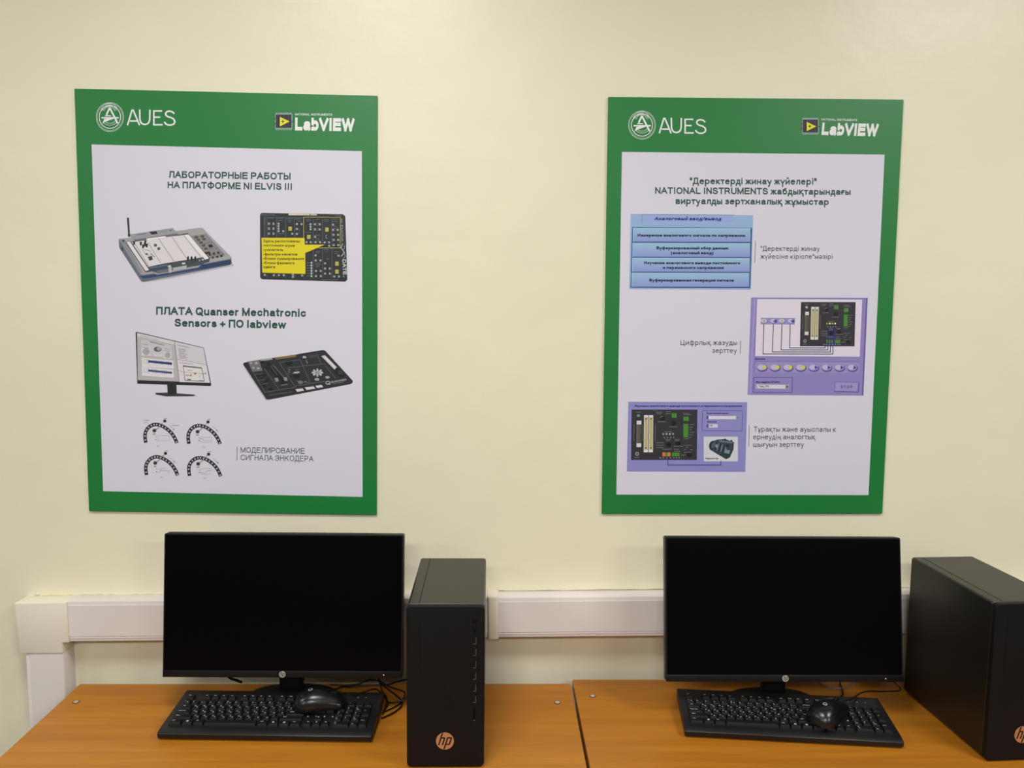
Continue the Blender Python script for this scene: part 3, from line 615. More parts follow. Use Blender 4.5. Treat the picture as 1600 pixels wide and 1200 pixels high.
P.done('printed_picture', pl, 'printed picture of a black circuit board with a yellow note')
# drawn monitor
P.at(180, 500, 0.125); SCN = (178, 172, 176)
P.poly([(490, 925), (640, 952), (900, 948), (1030, 940), (980, 925), (560, 910)], (166, 158, 170), 1)
P.poly([(492, 905), (650, 898), (1000, 922), (985, 938), (640, 944), (510, 925)], (36, 36, 38), 2); P.poly([(540, 905), (650, 900), (960, 922), (660, 930)], (70, 70, 72), 3)
P.poly([(648, 790), (765, 795), (770, 915), (655, 925)], (32, 40, 40), 4)
P.poly([(250, 145), (268, 140), (1112, 330), (1206, 790), (1200, 812), (268, 790)], (36, 36, 40), 3)
P.poly([(268, 150), (1108, 335), (1192, 772), (275, 745)], SCN, 4)
P.poly([(268, 152), (740, 258), (748, 300), (270, 190)], (206, 202, 204), 5); P.poly([(748, 260), (1108, 338), (1148, 545), (775, 475)], (200, 196, 204), 5)
P.poly([(775, 478), (1148, 548), (1190, 772), (805, 765)], (212, 206, 210), 5)
P.poly([(318, 232), (708, 310), (715, 470), (320, 430)], (194, 188, 194), 5)
P.line([(742, 255), (802, 765)], 5, (80, 76, 84), 6); P.line([(772, 478), (1146, 548)], 3, (110, 106, 116), 6)
P.line([(430, 262), (615, 305)], 8, (110, 106, 112), 6); P.line([(310, 185), (545, 240)], 4, (120, 116, 122), 6)
for cx, cy, r in ((385, 385, 46), (655, 428, 38)): P.rect(cx-r-12, cy-r, cx+r+8, cy+r+6, (208, 204, 208), 6); P.ell(cx, cy, r, r, (164, 162, 166), 7); P.line([(cx, cy), (cx+22, cy-6)], 4, (110, 110, 116), 8)
P.ell(530, 355, 50, 32, (98, 92, 98), 7); P.ell(545, 350, 28, 22, (160, 156, 160), 8); P.rect(480, 415, 590, 445, (206, 200, 204), 6)
for y in (290, 330): P.line([(335, y), (415, y+12)], 5, (140, 136, 142), 7)
for y in (345, 370): P.line([(612, y), (690, y+12)], 5, (140, 136, 142), 7)
for y0_, dy_ in ((0, 0), (115, 0)):
    P.poly([(328, 462+y0_), (728, 497+y0_), (735, 598+y0_), (330, 575+y0_)], (216, 212, 216), 6)
    P.line([(410, 508+y0_), (712, 536+y0_)], 26-y0_*0.07, (40, 52, 104), 7)
    for i in range(26): x = 412+i*11.6; h = random.uniform(14, 24); P.line([(x, 508+y0_+(x-410)*.093-h), (x, 508+y0_+(x-410)*.093+h)], 5, (46, 58, 116), 8)
    P.line([(410, 480+y0_), (412, 550+y0_)], 3, (60, 60, 90), 7); P.frame(355, 485+y0_, 395, 530+y0_, 3, (110, 110, 120), 7)
    for i in range(9): P.line([(420+i*33, 552+y0_+i*3), (428+i*33, 553+y0_+i*3)], 4, (130, 126, 134), 7)
for i in range(10): P.line([(790+i*2, 345+i*13), (860+random.randint(0, 50), 352+i*13)], 4, (120, 116, 128), 6)
P.line([(780, 300), (935, 335)], 6, (130, 126, 134), 6); P.line([(800, 522), (985, 540)], 5, (120, 116, 124), 6)
P.poly([(848, 555), (1090, 582), (1125, 758), (872, 748)], (100, 98, 104), 6); P.poly([(856, 572), (1084, 592), (1115, 748), (880, 740)], (214, 210, 212), 7)
P.line([(850, 562), (1090, 588)], 14, (80, 76, 86), 8)
P.line([(790, 615), (850, 638), (1130, 660)], 5, (150, 130, 110), 8); P.ell(1005, 658, 16, 12, (130, 116, 80), 9); P.line([(880, 678), (955, 684)], 16, (176, 150, 150), 8); P.rect(945, 665, 960, 695, (150, 130, 100), 9)
P.line([(1055, 700), (1075, 680)], 5, (110, 108, 110), 8); P.line([(905, 730), (950, 734)], 14, (90, 90, 96), 8); P.line([(1055, 745), (1110, 748)], 9, (100, 98, 104), 8); P.line([(905, 615), (965, 622)], 7, (140, 136, 144), 8); P.ell(1135, 655, 8, 14, (140, 136, 140), 8)
P.done('printed_picture', pl, 'printed picture of a desktop monitor on a black stand')
# black sensor board
P.at(360, 520, 0.15); QB = (42, 44, 50); QL = (104, 108, 118)
P.poly([(130, 320), (380, 690), (420, 684), (360, 620)], (170, 162, 172), 1)
P.poly([(145, 300), (180, 290), (330, 262), (690, 210), (735, 200), (970, 160), (1000, 165), (1290, 478), (1285, 500), (1265, 512), (420, 680), (385, 676), (142, 318)], QB, 2)
P.poly([(960, 222), (1000, 215), (1130, 345), (1098, 360)], (206, 200, 208), 3)
P.poly([(690, 570), (765, 560), (782, 585), (708, 596)], (206, 200, 208), 3); P.poly([(788, 550), (880, 538), (900, 562), (806, 576)], (206, 200, 208), 3); P.poly([(898, 532), (962, 522), (982, 545), (918, 556)], (206, 200, 208), 3)
P.poly([(470, 245), (695, 208), (697, 232), (490, 262)], (128, 104, 66), 3)
P.poly([(190, 285), (310, 268), (345, 380), (240, 392)], (108, 106, 112), 3)
for x, y, r in ((225, 300, 14), (280, 300, 18), (300, 355, 16), (250, 350, 14)): P.ell(x, y, r, r*.7, (160, 158, 160), 4)
P.poly([(310, 262), (440, 245), (450, 262), (330, 280)], (160, 158, 164), 4)
for x, y, r in ((345, 290, 22), (410, 310, 28), (380, 350, 24), (620, 295, 40), (300, 430, 24), (355, 425, 26), (330, 470, 20), (390, 480, 26), (700, 430, 38), (1125, 355, 18), (350, 540, 30), (430, 570, 22)): P.ell(x, y, r, r*.75, (22, 24, 28), 4)
P.poly([(400, 340), (470, 330), (620, 500), (540, 520)], (28, 30, 34), 3)
P.line([(455, 320), (600, 480)], 12, (84, 88, 96), 4); P.line([(430, 330), (500, 420)], 6, (90, 92, 100), 4)
for x, y in ((497, 470), (590, 462)): P.poly([(x-28, y-14), (x+10, y-18), (x+20, y+20), (x-12, y+24)], (134, 134, 140), 5)
for pts in (((360, 350), (520, 580)), ((520, 290), (690, 550)), ((740, 262), (850, 510)), ((250, 400), (370, 600)), ((910, 200), (960, 300)), ((1000, 320), (1110, 455)), ((360, 605), (690, 550)), ((690, 535), (1000, 485)), ((530, 290), (740, 262)), ((600, 350), (760, 330)), ((760, 325), (1000, 305)), ((700, 485), (840, 500)), ((270, 420), (350, 410)), ((300, 480), (380, 470)), ((340, 520), (400, 510))): P.line(pts, 4, QL, 5)
for k_ in range(8):
    a_ = math.radians(45*k_); P.ell(920+42*math.cos(a_), 395+24*math.sin(a_), 20, 11, (176, 174, 180), 5, 12, a_)
P.ell(920, 395, 30, 16, (150, 148, 154), 5); P.ell(920, 395, 5, 4, QB, 6)
P.ell(915, 465, 24, 13, (170, 168, 174), 5); P.ell(1025, 443, 24, 13, (160, 158, 164), 5); P.ell(915, 465, 7, 4, QB, 6); P.ell(742, 497, 28, 18, (110, 110, 118), 5); P.ell(797, 487, 10, 8, (110, 110, 118), 5)
P.poly([(670, 392), (730, 383), (736, 398), (676, 408)], (170, 170, 174), 5); P.poly([(770, 222), (800, 226), (805, 245), (765, 245)], (170, 170, 174), 5)
for i in range(14): x = random.uniform(600, 720); y = random.uniform(365, 415); P.line([(x, y), (x+18, y-3)], 4, (120, 122, 130), 5)
P.poly([(815, 215), (895, 205), (915, 235), (840, 245)], (62, 66, 74), 4); P.line([(800, 265), (820, 300)], 8, (130, 130, 136), 5); P.line([(540, 530), (610, 518)], 8, (120, 122, 128), 5)
P.poly([(1090, 370), (1150, 360), (1210, 430), (1150, 445)], (24, 26, 30), 4)
for i in range(3): P.line([(1135, 375+i*14), (1185, 385+i*14)], 4, (92, 96, 104), 5)
P.ring(1030, 500, 22, 15, 6, (190, 188, 194), 5); P.line([(1032, 505), (1056, 518)], 6, (190, 188, 194), 5)
P.text('QUANSER', 1062, 1225, 503, 19, (196, 194, 200), 0.0, 5, yb1=474)
P.line([(1085, 512), (1195, 492)], 4, (110, 112, 120), 5); P.line([(415, 634), (650, 598)], 5, (100, 102, 110), 5)
P.done('printed_picture', pl, 'printed picture of a tilted black sensor board')
# encoder dial diagrams
dial = [(133, 308), (127, 265), (130, 230), (145, 200), (170, 177), (200, 165), (228, 165), (260, 174), (290, 190), (320, 213), (345, 240), (365, 272), (380, 308)]
for ox, oy, nm in ((0, 0, 0), (343, 5, 1), (5, 255, 2), (347, 258, 3)):
    P.at(200+ox*0.2, 630+oy*0.2, 0.2)
    cp = catmull([(x, y, 0) for x, y in dial], 4); n_ = len(cp)
    for i in range(n_-1):
        a, b = cp[i], cp[i+1]; da = (cp[min(i+1, n_-1)]-cp[max(i-1, 0)]).normalized(); db = (cp[min(i+2, n_-1)]-cp[i]).normalized()
        na = Vector((-da.y, da.x, 0))*14; nb = Vector((-db.y, db.x, 0))*14
        P.poly([tuple((a+na)[:2]), tuple((b+nb)[:2]), tuple((b-nb)[:2]), tuple((a-na)[:2])], (42, 42, 54), 1)
    for i in range(2, n_-1, 3):
        a = cp[i]; d = (cp[i+1]-cp[i-1]).normalized(); P.ell(a.x, a.y, 7, 5.5, (196, 190, 202), 2, 10, math.atan2(d.y, d.x)+math.pi/2)
    P.line([(202, 212), (248, 178)], 7, (120, 146, 92), 3)
    if nm >= 2: P.line([(240, 178), (285, 135)], 5, (130, 150, 110), 3)
    P.ell(202, 212, 15, 14, (40, 66, 34), 4); P.ell(285, 135, 13, 12, (40, 38, 54), 4)
    P.line([(285, 135), (262, 158)], 3, (140, 140, 150), 2)
    P.line([(318, 165), (355, 200)], 2, (110, 108, 120), 2); P.poly([(360, 207), (350, 202), (358, 194)], (70, 70, 84), 3)
    P.text('x a', 280, 302, 118, 9, (70, 70, 86), 0.02, 3); P.text('LED', 187, 212, 242, 8, (80, 80, 96), 0.02, 3)
    P.text('A', 209, 217, 264, 8, (70, 70, 86), 0.02, 3); P.text('B', 209, 217, 286, 8, (70, 70, 86), 0.02, 3)
    if nm == 0: P.frame(230, 250, 318, 292, 2, (150, 146, 162), 2); P.text('Coded', 114, 158, 136, 9, (90, 90, 104), 0, 3); P.text('disc', 123, 147, 154, 8, (90, 90, 104), 0, 3); P.text('Rotation', 347, 400, 174, 9, (90, 90, 104), 0, 3)
    if nm == 1: P.frame(224, 255, 312, 295, 2, (156, 146, 164), 2); P.line([(224, 268), (245, 268), (245, 282), (312, 282)], 2, (150, 140, 160), 3)
    if nm == 2: P.line([(225, 262), (250, 262), (262, 252), (285, 252)], 2, (140, 136, 152), 3); P.line([(225, 285), (240, 285), (240, 272), (312, 272), (312, 292)], 2, (140, 136, 152), 3)
    if nm == 3: P.line([(225, 255), (255, 248), (312, 248)], 2, (140, 136, 152), 3); P.line([(225, 280), (260, 280), (270, 266), (310, 266)], 2, (140, 136, 152), 3); P.line([(225, 292), (300, 292)], 2, (140, 136, 152), 3)
    P.text('('+'abcd'[nm]+')', 222+(20 if nm >= 1 else 0), 238+(20 if nm >= 1 else 0), 336-(8 if nm > 1 else 0), 8, (90, 90, 104), 0, 3)
    P.done('encoder_diagram', pl)

# ---- right poster
pr = poster_base(HR, 0.601, 1.6678, 0.0046, 'right green bordered poster with blue and violet screenshots above right monitor')
P = Print(HR)
P.poly([(971, 239), (1383, 241.5), (1358, 772), (961, 771)], PAPER, 0); P.done('white_sheet', pr, 'white printed field inside the green border')
aues(P, 930+2.2, 140-3.5, 0.1580, pr); labview(P, 1180, 140, 0.1583, pr, 0.12, -103, -64)
P.at(0, 0, 1)
P.text('"Деректерді жинау жүйелері"', 1077, 1276, 288.3, 10.2, TXT, 0.016, yb1=288.6)
P.text('NATIONAL INSTRUMENTS жабдықтарындағы', 1022.5, 1329.5, 303.5, 10.2, TXT, 0.016, yb1=304.3)
P.text('виртуалды зертханалық жұмыстар', 1055, 1295, 319.3, 10.2, TXT, 0.016, yb1=320)
P.done('heading', pr)
CT = (66, 70, 80)
P.text('"Деректерді жинау', 1188, 1281, 391.5, 7.6, CT); P.text('жүйесіне кіріспе"мәзірі', 1187.5, 1301, 403.8, 7.6, CT)
P.line([(1180, 376), (1179, 410.5)], 0.9, (110, 105, 120)); P.done('caption', pr)
P.text('Цифрлық жазуды', 1062, 1151, 538, 7.8, CT); P.text('зерттеу', 1112, 1150.5, 550.3, 7.8, CT)
P.line([(1156.7, 531), (1156, 552)], 0.9, (90, 85, 100)); P.done('caption', pr)
P.text('Тұрақты және ауыспалы к', 1177, 1306.5, 672.8, 8.0, CT, yb1=673.2); P.text('ернеудің аналогтық', 1176.2, 1274, 684.8, 8.0, CT); P.text('шығуын зерттеу', 1176.3, 1256, 696.7, 8.0, CT)
P.line([(1170, 662.5), (1169, 696)], 0.9, (110, 105, 120)); P.done('caption', pr)
# blue menu screenshot
P.at(960, 320, 0.15)
BL = (140, 166, 208); DB = (52, 84, 132)
P.poly([(163, 100), (1443, 108), (1418, 880), (145, 876)], (144, 172, 212), 1)
P.poly([(178, 235), (1432, 238), (1412, 864), (160, 862)], DB, 2)
P.poly([(275, 104), (1250, 108), (1248, 195), (273, 190)], (150, 176, 214), 2); P.poly([(288, 110), (1240, 113), (1238, 185), (286, 181)], (148, 166, 212), 3)
P.line([(280, 190), (282, 104), (1250, 108)], 6, (104, 130, 180), 3)
P.text('Аналоговый ввод/вывод', 405, 1112, 164, 36, (44, 44, 128), 0.03, 4, 0.35)
def lerp(a, b, t): return tuple(int(a[i]+(b[i]-a[i])*t) for i in range(3))
for y0_, y1_, xl, xr in ((243, 384, 186, 1414), (398, 540, 182, 1410), (552, 694, 178, 1406), (707, 850, 172, 1400)):
    for k_ in range(7):
        t_ = k_/7; c_ = lerp((150, 184, 214), (136, 152, 206), k_/6)
        P.rect(xl, y0_+(y1_-y0_)*t_, xr, y0_+(y1_-y0_)*(t_+1/7), c_, 3)
    P.line([(xl+3, y1_), (xl+3, y0_+3), (xr, y0_+3)], 6, (168, 200, 226), 4)
for s_, a_, b_, y_ in (('Измерение аналогового сигнала по напряжению', 234, 1362, 333), ('Буферизированный сбор данных', 432, 1184, 464), ('(аналоговый ввод)', 580, 1026, 514), ('Изучение аналогового вывода постоянного', 300, 1306, 617), ('и переменного напряжения', 496, 1134, 667), ('Буферизированная генерация сигнала', 356, 1240, 797)):
    P.text(s_, a_, b_, y_, 29, (24, 34, 56), 0.035, 5)
P.done('printed_screenshot', pr, 'printed blue menu with four buttons')

def daq_board(P, X, Y, orange):
    """the dark connector board; X,Y map board-relative 0..1 coordinates (x0,x1),(y0,y1)"""
    fx = lambda a, b=0: X[0]+(X[1]-X[0])*a-(12*b*(1 if not orange else 0.6)); fy = lambda b: Y[0]+(Y[1]-Y[0])*b
    q = lambda a, b: (fx(a, b), fy(b)); W_ = X[1]-X[0]; Hh = Y[1]-Y[0]
    def bx(a0, b0, a1, b1, c, ly): P.poly([q(a0, b0), q(a1, b0), q(a1, b1), q(a0, b1)], c, ly)
    bx(0, 0, 1, 1, (48, 46, 52), 4)
    bx(.08, .22, .15, .75, (110, 108, 104), 5); bx(.095, .26, .125, .70, (90, 78, 54), 6); bx(.13, .26, .145, .70, (60, 58, 52), 6)
    for b in (.22, .67): bx(.08, b, .15, b+.075, (208, 206, 210), 7)
    for a in (.19, .265):
        bx(a, .11, a+.065, .85, (216, 212, 212), 5); bx(a+.005, .15, a+.06, .80, (190, 178, 138), 6); bx(a+.028, .17, a+.036, .78, (150, 138, 100), 7)
        for b in (.17, .75): bx(a+.02, b, a+.045, b+.025, (92, 76, 52), 8)
    bx(.252, .45, .27, .49, (150, 140, 110), 6)
    P.ell(*q(.105, .12), W_*.024, Hh*.028, (100, 140, 122) if orange else (172, 172, 172), 5)
    P.ring(*q(.09, .88), W_*.022, Hh*.03, W_*.01, (170, 172, 150), 5, n=16)
    def scrib(a, b, n, c=(112, 112, 118)):
        for i in range(n): bx(a+i*.02, b-.008, a+i*.02+.014, b+.008, c, 5)
    for a, b, n in ((.07, .05, 4), (.37, .05, 5), (.38, .08, 4), (.52, .04, 4), (.52, .08, 4), (.4, .24, 6), (.58, .34, 6), (.78, .07, 5), (.79, .10, 6), (.5, .44, 6), (.88, .30, 4), (.88, .35, 3), (.88, .40, 2), (.88, .45, 4), (.88, .50, 3), (.88, .55, 2), (.8, .58, 4), (.38, .66, 6), (.38, .71, 6), (.38, .755, 6), (.52, .59, 4), (.53, .62, 3), (.66, .59, 4), (.67, .62, 3), (.65, .73, 7), (.48, .79, 7), (.65, .79, 4), (.65, .83, 5), (.8, .71, 6), (.83, .75, 2), (.8, .79, 2), (.9, .8, 2), (.8, .85, 6), (.76, .905, 4), (.43, .96, 2), (.05, .95, 4)): scrib(a, b, n)
    for b0, b1 in ((.2, .62),):
        for a in (.035, .17, .36):
            bx(a, b0+.1, a+.008, b1, (104, 104, 110), 5)
    for a, b in ((.47, .17), (.64, .27), (.57, .70), (.71, .67), (.885, .9)): P.ell(*q(a, b), W_*.042, Hh*.052, (22, 20, 26), 5)
    P.ring(*q(.47, .17), W_*.03, Hh*.035, W_*.006, (150, 150, 150), 6, 180, 290, 10)
    GR = (70, 134, 50)
    bx(.61, .07, .685, .16, GR, 5); bx(.79, .14, .87, .225, GR, 5); bx(.79, .235, .87, .27, (34, 64, 36), 5); bx(.79, .28, .865, .55, GR, 5)
    for i in range(6): bx(.79, .28+i*.045, .865, .284+i*.045, (44, 92, 34), 6)
    bx(.645, .07, .65, .16, (44, 92, 34), 6); bx(.825, .14, .83, .225, (44, 92, 34), 6)
    for i, c in enumerate(((158, 148, 128), (170, 160, 138), (178, 168, 146), (150, 150, 140)) if orange else ((140, 146, 120), (232, 226, 130), (196, 160, 70), (230, 230, 180))): P.ell(*q(.485+i*.05, .485), W_*.016, Hh*.02, c, 6)
    bx(.62, .855, .735, .93, GR, 5)
    for a in (.655, .695): bx(a, .855, a+.005, .93, (44, 92, 34), 6)
    if orange:
        bx(.475, .855, .6, .93, GR, 5); bx(.475, .85, .515, .93, (214, 110, 60), 6); bx(.555, .85, .595, .93, (214, 110, 60), 6)
    else:
        for a in (.485, .53, .575): bx(a, .855, a+.022, .93, GR, 6)
        for i, a in enumerate((.52, .555, .59, .62)): bx(a, .62, a+.02, 1.0, (52, 50, 120), 5)
        bx(.5, .6, .63, .76, (40, 38, 92), 5)
        for a in (.53, .57): bx(a, .62, a+.02, .64, (130, 130, 170), 6)
    for a, b in ((.5, .555), (.55, .555), (.6, .555), (.645, .555), (.44, .96), (.49, .96), (.54, .96), (.6, .96), (.65, .96), (.69, .96), (.73, .96)): P.ell(*q(a, b), W_*.009, Hh*.011, (150, 150, 154), 6, 8)
# violet digital panel
P.at(1160, 455, 0.1417)
V1 = (140, 126, 186)
P.poly([(92, 64), (1388, 64), (1340, 1140), (52, 1134)], V1, 1); P.poly([(120, 66), (148, 66), (92, 1134), (64, 1134)], (152, 142, 200), 2)
P.line([(1378, 66), (1330, 1138)], 16, (104, 90, 156), 2); P.line([(92, 70), (1388, 70)], 9, (120, 108, 170), 2); P.line([(156, 78), (132, 715)], 5, (110, 98, 160), 3)
P.poly([(158, 80), (1326, 84), (1298, 712), (134, 706)], (216, 208, 222), 2)
daq_board(P, (645, 1252), (112, 598), False)
P.poly([(200, 286), (580, 288), (576, 360), (197, 358)], (146, 138, 196), 3)
for i, (x, c) in enumerate(((238, 1), (340, 0), (434, 1), (535, 0))):
    P.ell(x, 322, 40, 25, (92, 84, 140), 4); P.ell(x-3, 320, 36, 22, (186, 180, 212), 5)
    P.ell(x+(0 if c else 22), 322, 16, 16, (214, 206, 120) if c else (76, 68, 148), 6); P.text('8421'[i], x-6, x+6, 330, 16, (40, 34, 60), 0.03, 7)
LNC = (44, 34, 92)
for x, yb_, xe in ((232, 682, 1000), (338, 660, 972), (434, 638, 944), (524, 616, 914)):
    P.line([(x, 360), (x-10 if x < 500 else x-6, yb_), (xe, yb_), (xe, 596)], 7, LNC, 8)
P.text('Данные', 132, 246, 745, 20, (40, 30, 76), 0.03, 3, 0.2)
P.poly([(136, 764), (1300, 768), (1290, 892), (130, 888)], (148, 138, 194), 2); P.line([(136, 766), (1300, 768)], 5, (106, 94, 152), 3); P.line([(136, 766), (130, 888)], 4, (106, 94, 152), 3)
for i in range(8):
    x = 212+i*143.5; y = 832
    P.ell(x+4, y+8, 60, 42, (104, 92, 150), 3); P.ell(x, y, 57, 39, (70, 60, 118), 4); P.ell(x-2, y-2, 53, 35, (168, 158, 204), 5); P.ell(x-14, y-4, 34, 25, (186, 178, 212), 6)
    if i < 4: P.ell(x+28, y-2, 21, 22, (206, 200, 70), 7)
    else: P.poly([(x+12, y-24), (x+48, y), (x+12, y+22)], (70, 58, 150), 7)
P.poly([(122, 938), (550, 942), (544, 1106), (112, 1104)], V1, 2); P.line([(122, 940), (550, 942), (544, 1106), (114, 1104)], 7, (82, 68, 144), 3, True)
P.text('Имя задачи DAQmx', 140, 410, 1001, 22, (36, 26, 80), 0.03, 3, 0.2)
P.poly([(148, 1018), (510, 1022), (506, 1066), (144, 1062)], (206, 202, 212), 3); P.text('Task_700', 176, 286, 1050, 22, (40, 36, 46), 0.01, 4)
P.line([(150, 1030), (160, 1058)], 5, (50, 40, 60), 4); P.poly([(474, 1024), (508, 1026), (504, 1064), (472, 1062)], (130, 122, 122), 4); P.poly([(480, 1038), (500, 1038), (490, 1050)], (40, 36, 40), 5)
P.poly([(1022, 988), (1294, 992), (1286, 1104), (1016, 1100)], (88, 74, 146), 2); P.poly([(1026, 992), (1282, 996), (1276, 1094), (1020, 1090)], (152, 142, 198), 3)
P.text('S T O P', 1088, 1216, 1060, 31, (112, 40, 96), 0.015, 4)
P.done('printed_screenshot', pr, 'printed violet control panel with eight oval switches')
# blue-violet analog panel
P.at(965, 620, 0.134375)
P.poly([(112, 48), (1502, 52), (1478, 862), (92, 856)], (136, 134, 192), 1); P.line([(104, 50), (1502, 54)], 6, (150, 150, 204), 2)
P.text('Изучение аналогового вывода постоянного и переменного напряжения', 186, 1438, 106, 22, (44, 36, 112), 0.035, 3)
daq_board(P, (150, 918), (138, 720), True)
P.line([(570, 700), (572, 780), (1192, 780), (1192, 736)], 8, (60, 54, 136), 7)
P.line([(978, 148), (1446, 150), (1440, 384), (972, 382)], 6, (88, 82, 158), 3, True)
P.text('Физический канал', 1026, 1284, 189, 19, (44, 36, 100), 0.03, 3); P.text('Значение', 1034, 1144, 287, 18, (44, 36, 100), 0.03, 3)
P.rect(1048, 212, 1390, 250, (210, 206, 218), 3); P.rect(1372, 214, 1394, 248, (130, 122, 122), 4); P.ell(1036, 228, 10, 20, (70, 62, 130), 4)
P.rect(1050, 306, 1156, 346, (206, 202, 214), 3); P.text('0,00', 1056, 1096, 332, 18, (40, 36, 60), 0.02, 4); P.ell(1036, 326, 10, 20, (70, 62, 130), 4)
P.rect(992, 452, 1392, 738, (206, 204, 214), 3); P.line([(1034, 456), (1032, 700)], 3, (180, 178, 186), 4); P.line([(1350, 456), (1350, 700)], 3, (180, 178, 186), 4)
P.poly([(1060, 560), (1110, 500), (1160, 482), (1240, 478), (1346, 515), (1340, 600), (1300, 690), (1255, 715), (1170, 665), (1060, 600)], (48, 62, 72), 4)
P.ell(1090, 548, 34, 52, (34, 44, 52), 5, rot=0.4); P.ell(1105, 548, 22, 40, (74, 88, 98), 6, rot=0.4)
for i in range(6): P.ell(1135+i*22, 560+i*8, 9, 50, (100, 118, 128) if i % 2 else (30, 40, 48), 6, rot=0.25)
P.poly([(1160, 484), (1320, 510), (1336, 530), (1180, 515)], (92, 108, 122), 6); P.ell(1242, 482, 12, 9, (30, 36, 44), 7); P.ell(1316, 498, 12, 9, (30, 36, 44), 7)
P.poly([(1240, 600), (1300, 610), (1290, 650), (1235, 640)], (120, 136, 142), 7); P.poly([(1180, 655), (1330, 620), (1255, 712)], (30, 60, 54), 6); P.ell(1270, 560, 20, 16, (24, 32, 40), 7)
P.ell(1140, 560, 14, 20, (130, 144, 152), 7)
P.text('Сервомотор', 1008, 1160, 712, 19, (40, 34, 60), 0.03, 5)
P.done('printed_screenshot', pr, 'printed blue-violet panel with a motor picture')

# ------------------------------------------------------------------ hp style round logo, drawn in the x/z plane (front = -y)
def round_logo(name, parent, cx, y, cz, r, mdisc, mdark):
    bm = bmesh.new(); add_disc(bm, (cx, y-0.0008, cz), r, 0.0008, 'y', 40, 0)
    def quad(pts):
        a = sum(pts[i-1][0]*pts[i][1]-pts[i][0]*pts[i-1][1] for i in range(len(pts)))
        if a < 0: pts = pts[::-1]
        f = bm.faces.new([bm.verts.new((cx+p[0]*r, y-0.0010, cz+p[1]*r)) for p in pts]); f.material_index = 1
    k = 0.30                                             # slant
    def q(pts): quad([(a+k*b_, b_) for a, b_ in pts])
    q([(-0.64, -0.46), (-0.47, -0.46), (-0.47, 0.98), (-0.64, 0.90)])           # h: long stem and arch
    q([(-0.47, 0.30), (-0.22, 0.30), (-0.05, 0.30), (-0.08, 0.42), (-0.16, 0.46), (-0.47, 0.46)])
    q([(-0.22, -0.46), (-0.05, -0.46), (-0.05, 0.30), (-0.22, 0.30)])
    q([(0.10, -0.98), (0.27, -0.92), (0.27, 0.46), (0.10, 0.46)])               # p: long stem and bowl
    q([(0.27, 0.30), (0.52, 0.30), (0.69, 0.30), (0.66, 0.42), (0.58, 0.46), (0.27, 0.46)])
    q([(0.52, -0.30), (0.69, -0.30), (0.69, 0.30), (0.52, 0.30)])
    q([(0.27, -0.46), (0.58, -0.46), (0.66, -0.42), (0.69, -0.30), (0.27, -0.30)])
    return link(name, bm, [mdisc, mdark], parent, smooth=False)

# ------------------------------------------------------------------ monitors
def make_monitor():
    t = empty('monitor')
    piv = 0.089
    def place(bm, tilt):
        bmesh.ops.rotate(bm, verts=bm.verts, cent=(0, 0, 0), matrix=Matrix.Rotation(-tilt, 3, 'X'))
        bmesh.ops.translate(bm, verts=bm.verts, vec=(0, 0, piv))
    return t, place
def monitor(x, y, yaw_, tilt, label):
    t, place = make_monitor(); t.location = (x, y, 0.75); t.rotation_euler = (0, 0, yaw_)
    tag(t, label, 'monitor', 'black computer monitors')
    W2, Hh = 0.2695, 0.323
    bm = bmesh.new(); add_prism(bm, rrect(-W2, W2, 0, Hh, 0.0045, 4), 0.0, 0.022, 'y', bev=0.001, seg=1)
    add_prism(bm, rrect(-0.19, 0.19, 0.04, 0.27, 0.03, 4), 0.022, 0.042, 'y', bev=0.006)
    place(bm, tilt); link('housing', bm, m_black, t)
    bm = bmesh.new(); add_prism(bm, rrect(-W2+0.0035, W2-0.0035, 0.0165, Hh-0.0035, 0.002, 3), -0.0006, 0.001, 'y'); place(bm, tilt); link('screen', bm, m_screen, t)
    bm = bmesh.new(); add_box(bm, -W2+0.001, W2-0.001, -0.0022, 0.001, 0.001, 0.0162, 0.0007, 2); place(bm, tilt); lb = link('lower_bezel', bm, m_bezel, t)
    o = round_logo('logo', lb, 0.0, -0.0022, 0.0085, 0.0072, m_silver, mat('logo_dark', (44, 42, 40), 0.5))
    o.data.transform(Matrix.Translation((0, 0, 0.089)) @ Matrix.Rotation(-tilt, 4, 'X'))
    o['label'] = 'round silver logo'
    bm = bmesh.new(); bmesh.ops.create_icosphere(bm, subdivisions=2, radius=0.0012, matrix=Matrix.Translation((0.2275, -0.0024, 0.0082))); place(bm, tilt); o = link('power_light', bm, mat('led_pink', (255, 150, 150), 0.4, emit=1.3), lb); o['label'] = 'tiny lit pinkish power light'
    # neck and base
    ny = 0.075
    bm = bmesh.new(); add_prism(bm, rrect(-0.0275, 0.0275, ny-0.012, ny+0.016, 0.008, 4), 0.008, 0.24, 'z')
    add_box(bm, -0.04, 0.04, ny-0.045, ny-0.008, 0.17, 0.24, 0.004)
    link('neck', bm, m_bezel, t)
    bm = bmesh.new(); n = 48; prof = []
    for i in range(n):
        a = 2*math.pi*i/n; c, s = math.cos(a), math.sin(a); e = 0.85
        prof.append((0.104*math.copysign(abs(c)**e, c), ny+0.065*math.copysign(abs(s)**e, s)))
    add_prism(bm, prof, 0.0, 0.009, 'z', bev=0.003); link('base', bm, m_bezel, t)
    return t
mon1 = monitor(-0.4861, -0.2032, -0.0112, 0.1135, 'black monitor with dark screen on left desk under left poster')
mon2 = monitor(0.6451, -0.2250, -0.0041, 0.1613, 'black monitor with dark screen on right desk under right poster')

